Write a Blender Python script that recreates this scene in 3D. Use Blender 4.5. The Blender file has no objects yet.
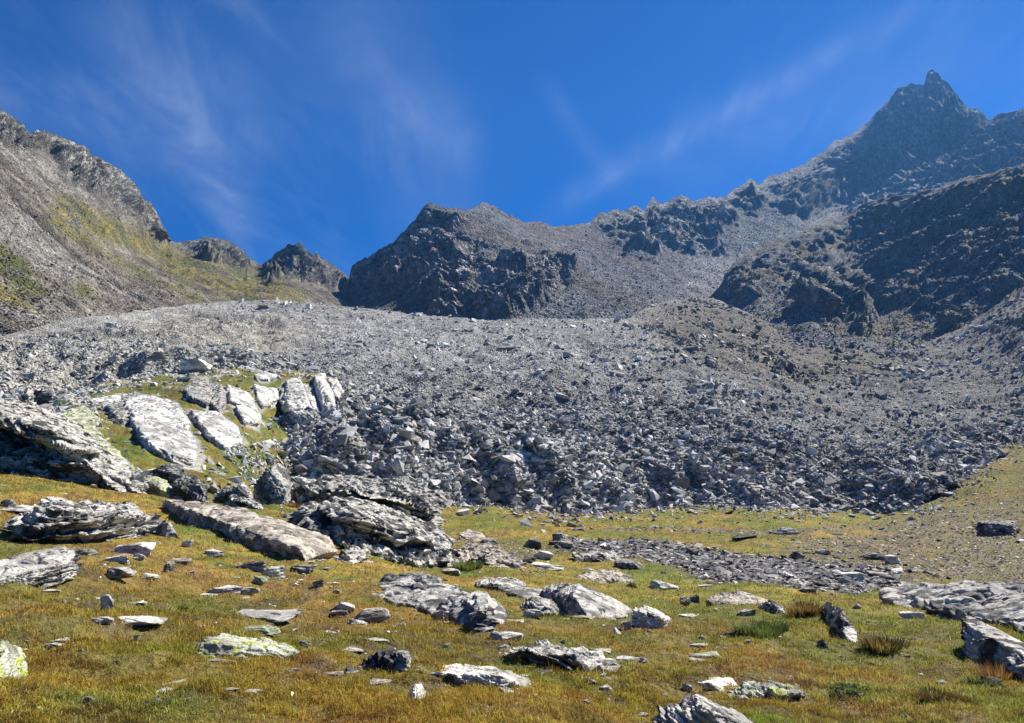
import bpy, bmesh, math, random
import numpy as np
from mathutils import Vector, geometry
from mathutils.bvhtree import BVHTree

R = math.radians
sc = bpy.context.scene
COL = sc.collection

# ------------------------------------------------------------------ camera, sky, sun, exposure
CAM = np.array([0.0, 0.0, 1.7])
W, H_ = 1024, 723
LENS = 26.0
F = W * LENS / 36.0
PITCH = math.atan((440 - 361.5) / F)
cd = bpy.data.cameras.new('camera'); cam = bpy.data.objects.new('camera', cd); COL.objects.link(cam)
cd.lens = LENS; cd.sensor_width = 36; cd.sensor_fit = 'HORIZONTAL'
cd.clip_start = 0.05; cd.clip_end = 20000
cam.location = CAM; cam.rotation_euler = (R(90) + PITCH, 0, 0)
sc.camera = cam
SUN_EL, SUN_AZ = 45.0, 53.0            # azimuth clockwise from the view direction (+Y)
world = bpy.data.worlds.new('World'); sc.world = world; world.use_nodes = True
wn, wl = world.node_tree.nodes, world.node_tree.links
bg = wn['Background']
sky = wn.new('ShaderNodeTexSky'); sky.sky_type = 'NISHITA'; sky.sun_disc = False
sky.sun_elevation = R(SUN_EL); sky.sun_rotation = R(SUN_AZ)
sky.altitude = 2600; sky.air_density = 1.0; sky.dust_density = 0.1; sky.ozone_density = 3.0
hs = wn.new('ShaderNodeHueSaturation'); hs.inputs['Saturation'].default_value = 1.55; hs.inputs['Hue'].default_value = 0.5
wl.new(sky.outputs[0], hs.inputs['Color'])
tn = wn.new('ShaderNodeMix'); tn.data_type = 'RGBA'; tn.blend_type = 'MULTIPLY'; tn.inputs[0].default_value = 1; tn.inputs[7].default_value = (.01, .71, 1.02, 1)
wl.new(hs.outputs[0], tn.inputs[6])
# thin cirrus: long streaks, a function of the direction in the sky
tc = wn.new('ShaderNodeTexCoord')
sep = wn.new('ShaderNodeSeparateXYZ'); wl.new(tc.outputs['Generated'], sep.inputs[0])
def wmath(op, a, b=None):
    m = wn.new('ShaderNodeMath'); m.operation = op
    for i, v in enumerate((a, b)):
        if v is None: continue
        if isinstance(v, (int, float)): m.inputs[i].default_value = v
        else: wl.new(v, m.inputs[i])
    return m.outputs[0]
zz = wmath('ADD', wmath('MAXIMUM', sep.outputs[2], 0.0), 0.18)
u = wmath('DIVIDE', sep.outputs[0], zz); v = wmath('DIVIDE', sep.outputs[1], zz)
cmb = wn.new('ShaderNodeCombineXYZ'); wl.new(u, cmb.inputs[0]); wl.new(v, cmb.inputs[1])
def cirrus(rot, sx, sy, lo, hi, loc, dist=0.6, detail=7):
    mp = wn.new('ShaderNodeMapping'); mp.inputs['Rotation'].default_value = (0, 0, R(rot)); mp.inputs['Scale'].default_value = (sx, sy, 1)
    mp.inputs['Location'].default_value = loc
    wl.new(cmb.outputs[0], mp.inputs[0])
    nz = wn.new('ShaderNodeTexNoise'); nz.inputs['Scale'].default_value = 1.0; nz.inputs['Detail'].default_value = detail
    nz.inputs['Roughness'].default_value = 0.6; nz.inputs['Distortion'].default_value = dist
    wl.new(mp.outputs[0], nz.inputs['Vector'])
    mr = wn.new('ShaderNodeMapRange'); mr.inputs[1].default_value = lo; mr.inputs[2].default_value = hi; mr.interpolation_type = 'SMOOTHSTEP'
    wl.new(nz.outputs[0], mr.inputs[0]); return mr.outputs[0]
fine = cirrus(28, 3.2, 1.1, 0.40, 0.80, (3.1, 0.4, 0), 1.0, 9)
broad = cirrus(20, 0.9, 0.5, 0.42, 0.62, (1.7, 5.2, 0), 0.3, 2)
band = cirrus(-42, 2.2, 0.45, 0.45, 0.75, (7.3, 1.1, 3), 0.5)
cl = wmath('ADD', wmath('MULTIPLY', wmath('MULTIPLY', fine, broad), 0.22), wmath('MULTIPLY', wmath('MULTIPLY', band, wmath('ADD', broad, 0.3)), 0.12))
def dirn(px, py):
    x, y = (px - W / 2) / F, (H_ / 2 - py) / F
    return Vector((x, math.cos(PITCH) - math.sin(PITCH) * y, math.sin(PITCH) + math.cos(PITCH) * y)).normalized()
wisp = cirrus(35, 5.0, 2.0, 0.35, 0.70, (9.1, 2.4, 0), 1.5, 9)
def dotn(v):
    q = wn.new('ShaderNodeVectorMath'); q.operation = 'DOT_PRODUCT'; wl.new(tc.outputs['Generated'], q.inputs[0]); q.inputs[1].default_value = v; return q.outputs['Value']
def streak(a, b, w, k):
    global cl
    d1, d2 = dirn(*a), dirn(*b); n = d1.cross(d2).normalized(); m = (d1 + d2).normalized(); h = d1.dot(m)
    x = wmath('DIVIDE', dotn(n), w); f = wmath('POWER', 2.718, wmath('MULTIPLY', wmath('MULTIPLY', x, x), -1))
    e = wn.new('ShaderNodeMapRange'); e.interpolation_type = 'SMOOTHSTEP'; e.inputs[1].default_value = h - (1 - h) * .8; e.inputs[2].default_value = 1 - (1 - h) * .1; wl.new(dotn(m), e.inputs[0])
    cl = wmath('ADD', cl, wmath('MULTIPLY', wmath('MULTIPLY', f, e.outputs[0]), wmath('MULTIPLY', wmath('ADD', wmath('MULTIPLY', wisp, .55), .4), k)))
for a, b, w_, k_ in (((560, 205), (900, 15), .017, .15), ((640, 190), (1000, 10), .06, .08), ((90, 10), (260, 160), .06, .09), ((150, 80), (250, 230), .03, .12), ((400, 90), (480, 160), .035, .10), ((545, 85), (620, 190), .014, .06), ((185, 165), (240, 200), .006, .14), ((330, 0), (460, 230), .07, .1), ((30, 140), (420, 20), .08, .06)):
    streak(a, b, w_, k_)
mixc = wn.new('ShaderNodeMix'); mixc.data_type = 'RGBA'
wl.new(wmath('MINIMUM', cl, 0.8), mixc.inputs[0]); wl.new(tn.outputs[2], mixc.inputs[6]); mixc.inputs[7].default_value = (6.5, 7.3, 8.6, 1)
wl.new(mixc.outputs[2], bg.inputs[0]); bg.inputs[1].default_value = 0.05
sd = bpy.data.lights.new('sun', 'SUN'); sun = bpy.data.objects.new('sun', sd); COL.objects.link(sun)
sd.energy = 5.0; sd.angle = R(0.5); sd.color = (1.0, 0.935, 0.82)
sun_dir = Vector((math.sin(R(SUN_AZ)) * math.cos(R(SUN_EL)), math.cos(R(SUN_AZ)) * math.cos(R(SUN_EL)), math.sin(R(SUN_EL))))
sun.rotation_euler = sun_dir.to_track_quat('Z', 'Y').to_euler()
sc.view_settings.view_transform = 'Standard'; sc.view_settings.look = 'None'
sc.view_settings.exposure = 1.05; sc.view_settings.gamma = 1.0; sc.view_settings.use_curve_mapping = False
sc.cycles.max_bounces = 4; sc.cycles.diffuse_bounces = 1; sc.cycles.glossy_bounces = 1; sc.cycles.volume_bounces = 0
sc.cycles.transparent_max_bounces = 4; sc.cycles.caustics_reflective = False; sc.cycles.caustics_refractive = False

# ------------------------------------------------------------------ helpers: noise, rays, meshes
rng = np.random.default_rng(7)
PERM = np.concatenate([rng.permutation(256)] * 3)
GR = rng.normal(size=(256, 3)); GR /= np.linalg.norm(GR, axis=1)[:, None]; GR *= 1.5

def pn(P):
    i = np.floor(P).astype(np.int64); f = P - i; i &= 255
    u = f * f * f * (f * (f * 6 - 15) + 10); out = 0
    for dx in (0, 1):
        wx = u[:, 0] if dx else 1 - u[:, 0]
        a = PERM[(i[:, 0] + dx)]
        for dy in (0, 1):
            wy = u[:, 1] if dy else 1 - u[:, 1]
            b = PERM[a + i[:, 1] + dy & 255]
            for dz in (0, 1):
                wz = u[:, 2] if dz else 1 - u[:, 2]
                g = GR[PERM[(b + i[:, 2] + dz) & 255]]
                out = out + wx * wy * wz * (g[:, 0] * (f[:, 0] - dx) + g[:, 1] * (f[:, 1] - dy) + g[:, 2] * (f[:, 2] - dz))
    return out
def fbm(P, o=4, gain=.5, lac=2.03):
    a, s = 1., 0.
    for k in range(o):
        s = s + a * pn(P + 17.3 * k); P = P * lac; a *= gain
    return s
def ridged(P, o=4, gain=.5, lac=2.07):
    a, s = 1., 0.
    for k in range(o):
        s = s + a * (1 - 2 * np.abs(pn(P + 11.7 * k))); P = P * lac; a *= gain
    return s
def sstep(a, b, x):
    t = np.clip((x - a) / (b - a), 0, 1); return t * t * (3 - 2 * t)
def mix(a, b, t): return a + (b - a) * t[..., None]

CP, SP = math.cos(PITCH), math.sin(PITCH)
def ray(px, py):
    x = (np.asarray(px, float) - W / 2) / F; y = (H_ / 2 - np.asarray(py, float)) / F
    return np.stack([x, CP - SP * y, SP + CP * y], -1)
def unproj(px, py, D):
    d = ray(px, py); return CAM + d * (np.asarray(D, float) / d[..., 1])[..., None]
def proj(P):
    Q = np.asarray(P, float) - CAM
    fy = Q[..., 1] * CP + Q[..., 2] * SP; uy = -Q[..., 1] * SP + Q[..., 2] * CP
    return W / 2 + F * Q[..., 0] / fy, H_ / 2 - F * uy / fy
YS = 1.6
def rbf_fit(pts):
    c = np.array(pts, float); X = c[:, :2] * [1, YS] / 300.; y = np.log(c[:, 2]); n = len(c)
    K = np.sqrt(((X[:, None] - X[None]) ** 2).sum(-1) + .05 ** 2)
    A = np.zeros((n + 3, n + 3)); A[:n, :n] = K - np.eye(n) * 0.0; A[:n, n] = 1; A[:n, n + 1:] = X; A[n, :n] = 1; A[n + 1:, :n] = X.T
    w = np.linalg.solve(A, np.r_[y, 0, 0, 0]); return X, w, n
def rbf_eval(fit, px, py):
    X, w, n = fit; q = np.stack([px.ravel() / 300., py.ravel() * YS / 300.], 1)
    o = w[n] + q @ w[n + 1:]
    for k in range(n): o += w[k] * np.sqrt(((q - X[k]) ** 2).sum(1) + .05 ** 2)
    return np.exp(o).reshape(px.shape)
def curve(pts, xs):
    p = np.array(pts, float); return np.interp(xs, p[:, 0], p[:, 1])
def inpoly(px, py, poly, soft=4.):
    """1 inside, 0 outside, soft edge, for arrays"""
    p = np.array(poly, float); ins = np.zeros(px.shape, bool); dmin = np.full(px.shape, 1e9)
    for k in range(len(p)):
        a, b = p[k], p[(k + 1) % len(p)]
        c = ((a[1] > py) != (b[1] > py)); ins ^= c & (px < (b[0] - a[0]) * (py - a[1]) / ((b[1] - a[1]) or 1e-9) + a[0])
        e = b - a; t = np.clip(((px - a[0]) * e[0] + (py - a[1]) * e[1]) / (e @ e + 1e-9), 0, 1)
        dmin = np.minimum(dmin, np.hypot(px - a[0] - t * e[0], py - a[1] - t * e[1]))
    return sstep(-soft, soft, np.where(ins, dmin, -dmin))

def raw_mesh(name, V, faces, k, col=None, smooth=False):
    """faces: (M,k) int array"""
    me = bpy.data.meshes.new(name); V = np.asarray(V, np.float32); faces = np.asarray(faces, np.int32)
    me.vertices.add(len(V)); me.vertices.foreach_set('co', V.ravel())
    me.loops.add(faces.size); me.loops.foreach_set('vertex_index', faces.ravel())
    me.polygons.add(len(faces)); me.polygons.foreach_set('loop_start', np.arange(0, faces.size, k, dtype=np.int32))
    me.polygons.foreach_set('use_smooth', np.full(len(faces), smooth))
    if col is not None:
        dom = 'POINT' if len(col) == len(V) else 'FACE'
        at = me.attributes.new('Col', 'FLOAT_COLOR', dom)
        at.data.foreach_set('color', np.c_[col, np.ones(len(col))].astype(np.float32).ravel())
    me.update(calc_edges=True); return me
def link(name, me, m, parent=None, loc=None):
    o = bpy.data.objects.new(name, me); COL.objects.link(o)
    if m is not None and not me.materials: me.materials.append(m)
    if parent is not None: o.parent = parent
    if loc is not None: o.location = loc
    return o
def tag(o, label=None, cat=None, group=None, kind=None):
    for k, v in (('label', label), ('category', cat), ('group', group), ('kind', kind)):
        if v: o[k] = v
    return o
def grid_faces(ny, nx):
    i = np.arange(ny * nx).reshape(ny, nx)
    return np.stack([i[:-1, :-1], i[:-1, 1:], i[1:, 1:], i[1:, :-1]], -1).reshape(-1, 4)

# ------------------------------------------------------------------ materials
def ground_mat(name, stone=0.0, bump=(0.5, 1.0), s1=1.0, s2=6.0, var=0.5, rough=.95, speck=0.0, speckscale=1.0, sat=None):
    """surface colour comes from the mesh's own colour attribute, broken up by noise in metres"""
    m = bpy.data.materials.new(name); m.use_nodes = True; n, l = m.node_tree.nodes, m.node_tree.links
    b = n['Principled BSDF']; b.inputs['Roughness'].default_value = rough; b.inputs['Specular IOR Level'].default_value = 0.2
    at = n.new('ShaderNodeAttribute'); at.attribute_name = 'Col'
    g = n.new('ShaderNodeNewGeometry')
    def noise(sc_, det=5, ro=.6):
        t = n.new('ShaderNodeTexNoise'); t.inputs['Scale'].default_value = sc_; t.inputs['Detail'].default_value = det; t.inputs['Roughness'].default_value = ro
        l.new(g.outputs['Position'], t.inputs['Vector']); return t
    n1, n2 = noise(s1), noise(s2, 3)
    def mr(src, lo, hi, a, c):
        q = n.new('ShaderNodeMapRange'); q.inputs[1].default_value = lo; q.inputs[2].default_value = hi; q.inputs[3].default_value = a; q.inputs[4].default_value = c
        l.new(src, q.inputs[0]); return q.outputs[0]
    def mul(x, y):
        q = n.new('ShaderNodeMath'); q.operation = 'MULTIPLY'; l.new(x, q.inputs[0]); l.new(y, q.inputs[1]); return q.outputs[0]
    f = mul(mr(n1.outputs[0], .3, .7, 1 - var, 1 + var), mr(n2.outputs[0], .3, .7, 1 - var * .7, 1 + var * .7))
    hgt = n2.outputs[0]
    if speck:
        vo = n.new('ShaderNodeTexVoronoi'); vo.inputs['Scale'].default_value = speckscale; l.new(g.outputs['Position'], vo.inputs['Vector'])
        sepc = n.new('ShaderNodeSeparateColor'); l.new(vo.outputs['Color'], sepc.inputs[0])
        f = mul(f, mr(sepc.outputs[0], 0, 1, 1 - speck, 1 + speck)); hgt = vo.outputs['Distance']
    vm = n.new('ShaderNodeVectorMath'); vm.operation = 'SCALE'; l.new(at.outputs['Color'], vm.inputs[0]); l.new(f, vm.inputs['Scale'])
    l.new(vm.outputs[0], b.inputs['Base Color'])
    bp = n.new('ShaderNodeBump'); bp.inputs['Strength'].default_value = bump[0]; bp.inputs['Distance'].default_value = bump[1]
    l.new(hgt, bp.inputs['Height']); l.new(bp.outputs[0], b.inputs['Normal'])
    return m

# ------------------------------------------------------------------ landforms
def sheet(name, top, bot, ctrl, x0, x1, dx, ny, disp, colf, m, jag=0., jagscale=.03, tpow=1.0, under=None, kind='structure'):
    xs = np.arange(x0, x1 + dx, dx); tp = curve(top, xs); bt = curve(bot, xs)
    if jag:
        q = np.stack([xs * jagscale, xs * 0 + 3.3, xs * 0 + len(name)], 1)
        tp = tp - jag * (1 - 2.2 * np.abs(pn(q * 1.0)) + .8 * pn(q * 3.1) + .6 * pn(q * 7.7))
    t = np.linspace(0, 1, ny) ** tpow
    PX = np.repeat(xs[None], ny, 0); PY = bt[None] + (tp - bt)[None] * t[:, None]
    D = rbf_eval(rbf_fit(ctrl), PX, PY)
    P = unproj(PX, PY, D)
    # normals of the smooth form
    ddx = np.gradient(P, axis=1); ddy = np.gradient(P, axis=0)
    N = np.cross(ddx, ddy); N /= np.linalg.norm(N, axis=2)[..., None] + 1e-12
    edge = np.clip((PY - tp[None]) / 20., 0, 1)
    P0 = P; P = disp(P, N, PX, PY, D, edge)
    qx, qy = proj(P); over = (qy < np.interp(qx, xs, tp) - 2.0) & (PY > tp[None] + 1) & (D > 250); P = np.where(over[..., None], P0 + .2 * (P - P0), P)
    C = colf(P, PX, PY, D)
    ny_, nx_ = P.shape[:2]
    # far side: the ground goes on behind the crest and falls away
    out = [P]; Cs = [C]
    for f_, dz in ((.01, .003), (.03, .018), (.08, .06), (.2, .16)):
        b = P[-1].copy(); d = D[-1][:, None]
        b[:, :2] += (b[:, :2] - CAM[:2]) / d * (d * f_); b[:, 2:] -= d * dz
        out.append(b[None]); Cs.append(C[-1:])
    P = np.concatenate(out); C = np.concatenate(Cs)
    me = raw_mesh(name, P.reshape(-1, 3), grid_faces(P.shape[0], nx_), 4, C.reshape(-1, 3), True)
    o = link(name, me, m); tag(o, kind=kind)
    return dict(o=o, P=P, C=C, PX=PX, PY=PY, D=D, N=N, ny=ny_)

def strat(P, dip, s, along=4.0, az=0.0):
    """coordinates stretched along tilted rock layers"""
    a, z = R(dip), R(az)
    h = P[..., 0] * math.cos(z) + P[..., 1] * math.sin(z); k = -P[..., 0] * math.sin(z) + P[..., 1] * math.cos(z)
    p = h * math.cos(a) - P[..., 2] * math.sin(a); q = h * math.sin(a) + P[..., 2] * math.cos(a)
    return np.stack([p / s / along, k / s / 1.5, q / s], -1)
def fl(fn, P, *a, **k): return fn(P.reshape(-1, 3), *a, **k).reshape(P.shape[:-1])

def crag(P, s, dip, az=0., along=3.):
    w = fl(fbm, P / (s * 2.), 2)[..., None] * s * .5
    Q = strat(P + w, dip, s, along, az)
    r = fl(ridged, Q, 5, .55) - .6
    b = fl(fbm, P / (s * 2.2) + 5, 3)
    st = fl(fbm, Q * [.5, 1, 1.4] + 9, 2) * 3.0
    ter = (st - np.floor(st)); ter = sstep(0, .25, ter) * (1 - .8 * ter)
    return r * .45 + b * .9 + ter * .35

# --- back mountains: centre summit, scree bowl and the high horn to the right
A_top = [(300, 300), (345, 284), (350, 279), (352, 266), (366, 259), (381, 250), (396, 242), (406, 230), (416, 220), (428, 204), (441, 208), (456, 210), (471, 210), (482, 204), (493, 207), (512, 217), (532, 224), (543, 223), (552, 227), (567, 227), (589, 224), (599, 214), (622, 211), (634, 208), (644, 211), (653, 199), (662, 205), (682, 196), (694, 204), (699, 199), (719, 197), (724, 198), (737, 189), (749, 180), (759, 184), (764, 180), (780, 175), (805, 166), (828, 147), (843, 140), (868, 124), (874, 116), (885, 104), (898, 90), (913, 84), (925, 85), (927, 75), (932, 70), (940, 77), (950, 87), (965, 106), (980, 111), (988, 120), (1000, 116), (1024, 109), (1100, 96), (1200, 70), (1300, 60)]
A_bot = [(300, 345), (640, 345), (720, 322), (850, 262), (1024, 210), (1300, 150)]
A_ctrl = [(300, 310, 1100), (350, 279, 1060), (350, 330, 700), (380, 250, 1040), (400, 300, 800), (428, 204, 1000), (470, 210, 1010), (430, 260, 925), (440, 325, 700), (460, 250, 900), (480, 290, 750), (520, 260, 860), (540, 300, 760), (500, 330, 680), (545, 226, 1120), (590, 224, 1250),
          (600, 260, 1040), (580, 330, 720), (640, 300, 860), (640, 340, 720), (650, 212, 1400), (640, 245, 1180), (690, 250, 1220), (700, 290, 1000), (700, 225, 1340), (720, 198, 1520), (750, 182, 1640), (760, 230, 1360), (770, 250, 1260), (730, 290, 1050),
          (800, 168, 1780), (800, 205, 1560), (828, 148, 1950), (868, 125, 2120), (900, 90, 2240), (932, 72, 2150), (965, 107, 1930), (986, 121, 1760),
          (850, 190, 2010), (880, 160, 1990), (920, 120, 1970), (900, 172, 1830), (945, 150, 1790), (826, 208, 1720), (830, 225, 1500), (860, 212, 1560), (910, 185, 1610), (950, 165, 1630), (985, 140, 1640),
          (1024, 110, 1600), (1024, 160, 1400), (930, 200, 1400), (850, 240, 1330), (1100, 97, 1450), (1300, 60, 1300), (1300, 150, 1100)]
A_cliff = [  # craggy rock faces on the back mountains
    [(345, 262), (405, 228), (430, 200), (470, 206), (455, 225), (460, 245), (490, 262), (525, 250), (565, 268), (575, 278), (560, 285), (530, 300), (505, 330), (430, 330), (440, 305), (420, 290), (395, 285), (372, 290), (345, 282)],
    [(585, 220), (650, 195), (760, 172), (800, 165), (850, 130), (932, 66), (990, 120), (950, 150), (900, 172), (850, 195), (825, 208), (800, 215), (790, 200), (770, 195), (745, 210), (725, 222), (720, 250), (695, 250), (660, 250), (650, 254), (625, 245), (618, 230)],
    [(960, 150), (1024, 105), (1300, 50), (1300, 130), (1024, 165), (900, 200), (850, 215), (880, 195)]]
def A_disp(P, N, PX, PY, D, edge):
    wx = fl(fbm, P / 40., 3) * 10; wy = fl(fbm, P / 40. + 50, 3) * 8
    cm = np.zeros(PX.shape)
    for i, p in enumerate(A_cliff): cm = np.maximum(cm, inpoly(PX + wx * 1.6, PY + wy * 1.6, p, 9) * (1, 1, .5)[i])
    cm = cm * sstep(-.45, .05, fl(fbm, P / 30. + 80, 3) + .25)
    far = sstep(780, 860, PX)
    dip = 28
    c = crag(P, 34., dip, 0.); c2 = crag(P + 300, 14., dip - 60, 20., 2.)
    c0 = fl(ridged, strat(P + 70, -52, 80., 1.6, 15.), 3) - .5
    amp = (13 * c + 8 * c2 + 22 * c0 * np.clip((edge * 12 - 6) / 40, 0, 1) * 0 + 14 * c0 * sstep(.6, 1, edge)) * (cm * .95 + .03) * (1 + 1.2 * far)
    gul = fl(fbm, P / 90., 3) * 6 + fl(fbm, P / 14., 3) * 1.6 + fl(fbm, P / 4., 2) * .9
    A_disp.cm = cm; A_disp.c = c
    return P + N * ((amp + gul) * (.10 + .90 * sstep(0, 1, edge)))[..., None]
def A_col(P, PX, PY, D):
    cm = A_disp.cm
    n1 = fl(fbm, P / 60., 4); n2 = fl(fbm, P / 9. + 31, 3); n3 = fl(fbm, P / 150. + 7, 3)
    scree = np.ones(PX.shape + (3,)) * np.array([.118, .124, .134])
    brown = np.array([.10, .086, .078])
    tb = np.clip(sstep(0.0, .3, n3 + .15 + .5 * sstep(640, 380, PX)), 0, 1)
    scree = mix(scree, brown, tb * .7 * sstep(720, 600, PX))
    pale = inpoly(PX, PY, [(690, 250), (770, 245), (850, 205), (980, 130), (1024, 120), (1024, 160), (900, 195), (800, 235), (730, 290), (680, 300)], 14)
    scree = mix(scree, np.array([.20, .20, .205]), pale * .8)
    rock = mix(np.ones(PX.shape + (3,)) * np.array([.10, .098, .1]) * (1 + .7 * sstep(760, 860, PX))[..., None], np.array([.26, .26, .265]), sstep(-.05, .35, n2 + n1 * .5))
    C = mix(scree, rock, cm * .85)
    C = C * (1 + .35 * n2)[..., None]
    return np.clip(C, .03, .6)
mat_far = ground_mat('far rock and scree', bump=(.9, 2.5), s1=.05, s2=.25, var=.45, speck=.45, speckscale=.45)
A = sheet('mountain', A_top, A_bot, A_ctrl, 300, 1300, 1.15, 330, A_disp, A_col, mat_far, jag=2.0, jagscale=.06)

# --- left mountain with its crest, grass streaks and the small dark crests beside it
F_top = [(-320, -140), (-120, 30), (0, 112), (10, 117), (27, 135), (31, 135), (37, 131), (47, 133), (60, 138), (75, 143), (88, 150), (89, 156), (100, 160), (118, 169), (130, 180), (139, 190), (142, 200), (150, 204), (158, 217), (165, 230), (170, 241), (180, 244), (195, 241), (205, 238), (225, 240), (230, 243), (240, 251), (250, 260), (258, 264), (263, 265), (271, 260), (281, 250), (291, 246), (301, 244), (307, 252), (313, 257), (316, 252), (320, 259), (331, 265), (341, 272), (350, 279), (365, 292), (400, 315)]
F_bot = [(-320, 330), (0, 360), (60, 345), (160, 325), (260, 322), (400, 335)]
F_ctrl = [(-320, -140, 330), (-320, 320, 120), (-120, 30, 430), (-100, 330, 180), (0, 112, 560), (0, 220, 360), (0, 345, 220), (60, 240, 430), (60, 335, 250), (60, 138, 650), (100, 160, 720), (100, 205, 600), (110, 270, 450), (100, 325, 330), (140, 195, 820), (130, 225, 670), (165, 232, 900), (170, 242, 960), (165, 280, 560), (160, 315, 400), (205, 240, 1100), (215, 290, 640), (230, 315, 500), (225, 262, 900), (240, 255, 1120), (262, 267, 1130), (301, 246, 1120), (300, 290, 800), (300, 315, 650), (270, 300, 620), (350, 280, 1140), (345, 320, 760), (400, 330, 800)]
F_cliff = [[(0, 110), (30, 128), (60, 130), (100, 155), (140, 185), (170, 240), (155, 232), (130, 210), (112, 203), (85, 185), (60, 175), (45, 150), (25, 145), (0, 135)],
           [(-330, -150), (0, 108), (28, 140), (10, 150), (-60, 110), (-320, -60)],
           [(172, 240), (205, 235), (240, 243), (252, 264), (238, 272), (220, 264), (195, 255)], [(258, 268), (290, 240), (320, 250), (355, 280), (330, 290), (290, 272), (268, 282)]]
def F_disp(P, N, PX, PY, D, edge):
    wx = fl(fbm, P / 20., 3) * 7; wy = fl(fbm, P / 20. + 50, 3) * 6; cm = 0
    for p in F_cliff: cm = np.maximum(cm, inpoly(PX + wx, PY + wy, p, 4))
    # small bed-rock ribs breaking through the slope
    rib = sstep(.35, .6, fl(ridged, strat(P, 38, 26., 6.), 3) - .75) * sstep(-60, 60, PY - 150) * .5
    c = crag(P, 20., 35, 0.); c2 = crag(P + 90, 7., -30, 10., 2.)
    # a shallow gully runs down the slope
    gx = np.interp(PY, [110, 190, 240, 290, 330], [-90, 10, 60, 130, 190]); gd = np.exp(-((PX - gx) / 5.) ** 2)
    F_disp.g = gd; F_disp.cm = np.clip(cm, 0, 1); F_disp.rib = rib
    a = (11 * c + 7 * c2 + 10 * (fl(fbm, P / 28. + 5, 3))) * (cm + .05) + rib * 3 + fl(fbm, P / 45., 3) * 4 + fl(fbm, P / 7., 3) * .9 + fl(fbm, P / 2., 2) * .5 - gd * 3.5
    return P + N * (a * (.12 + .88 * edge))[..., None]
def F_col(P, PX, PY, D):
    n1 = fl(fbm, strat(P, 38, 30., 5.), 4); n2 = fl(fbm, P / 6., 4); n3 = fl(fbm, P / 60. + 3, 3)
    sc1 = np.ones(PX.shape + (3,)) * np.array([.145, .135, .12]); pale = np.array([.29, .28, .26]); brown = np.array([.12, .095, .07])
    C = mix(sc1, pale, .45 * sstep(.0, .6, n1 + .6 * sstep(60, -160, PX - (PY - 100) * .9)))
    C = mix(C, brown, sstep(.0, .4, n3 + .2) * .5)
    st8 = fl(fbm, strat(P, 40, 7., 12.), 3); C = C * (1 + .55 * st8)[..., None]; C = mix(C, np.array([.06, .052, .045]), sstep(.28, .5, fl(fbm, strat(P + 33, 41, 5., 16.), 3)) * .6)
    g1 = inpoly(PX + n2 * 12, PY + n2 * 8, [(60, 195), (100, 215), (150, 235), (200, 262), (262, 272), (310, 290), (300, 312), (225, 300), (185, 288), (150, 262), (95, 238), (50, 215)], 9)
    g2 = inpoly(PX + n2 * 8, PY + n2 * 6, [(50, 210), (100, 245), (160, 280), (215, 305), (200, 310), (150, 285), (90, 250), (45, 222)], 5)
    g3 = inpoly(PX + n2 * 8, PY + n2 * 6, [(-60, 205), (0, 240), (25, 262), (50, 300), (20, 300), (0, 275), (-60, 235)], 5)
    g4 = inpoly(PX + n2 * 12, PY + n2 * 8, [(62, 288), (85, 285), (98, 298), (75, 302)], 4)
    g5 = inpoly(PX + n2 * 8, PY + n2 * 6, [(0, 283), (25, 300), (45, 318), (10, 306), (-20, 290)], 3)
    gm = np.maximum(np.maximum(g1 * sstep(-.5, .1, n1 * .6 + n2 * .5 + st8 * .8 + .1) * .95, g2 * .7), np.maximum(np.maximum(g3, g4), g5) * .9) * sstep(-.55, -.1, n2)
    gcol = mix(np.ones(PX.shape + (3,)) * np.array([.15, .125, .022]), np.array([.085, .10, .02]), sstep(-.2, .4, n3))
    gcol = mix(gcol, np.array([.05, .065, .02]), np.maximum(g3, g4) * .7)
    C = mix(C, gcol, gm)
    rock = mix(np.ones(PX.shape + (3,)) * np.array([.075, .075, .075]), np.array([.27, .265, .25]), sstep(.0, .4, n2 + n1 * .5))
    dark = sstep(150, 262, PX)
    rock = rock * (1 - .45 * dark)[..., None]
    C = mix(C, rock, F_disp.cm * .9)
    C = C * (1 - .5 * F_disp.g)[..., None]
    return np.clip(C * (1 + .3 * n2)[..., None], .02, .6)
mat_slope = ground_mat('slope scree and grass', bump=(.8, 1.2), s1=.12, s2=.7, var=.4, speck=.4, speckscale=.9)
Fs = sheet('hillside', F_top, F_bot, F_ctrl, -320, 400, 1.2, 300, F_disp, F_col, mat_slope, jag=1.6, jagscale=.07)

# --- dark shaded buttress to the right with rubble below
C_top = [(640, 345), (690, 312), (708, 300), (720, 287), (730, 268), (745, 256), (760, 249), (780, 240), (800, 232), (825, 222), (850, 214), (862, 205), (880, 200), (905, 196), (930, 190), (960, 180), (1000, 171), (1024, 164), (1100, 140), (1300, 110)]
C_bot = [(640, 375), (700, 370), (800, 400), (1024, 380), (1300, 330)]
C_ctrl = [(640, 345, 560), (640, 375, 420), (708, 300, 800), (720, 330, 570), (745, 256, 900), (745, 290, 690), (800, 232, 930), (800, 262, 800), (790, 300, 655), (850, 214, 1000), (850, 250, 900), (850, 300, 720), (880, 330, 560), (880, 200, 960), (930, 190, 850), (905, 250, 780), (930, 312, 590), (900, 300, 640), (1024, 164, 700), (1000, 240, 620), (960, 306, 540), (1024, 283, 500), (1024, 300, 460), (980, 330, 460), (900, 360, 440), (830, 300, 600), (830, 340, 500), (800, 380, 390), (720, 365, 400), (1024, 370, 320), (1100, 140, 600), (1150, 250, 430), (1300, 110, 500), (1300, 320, 250)]
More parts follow.
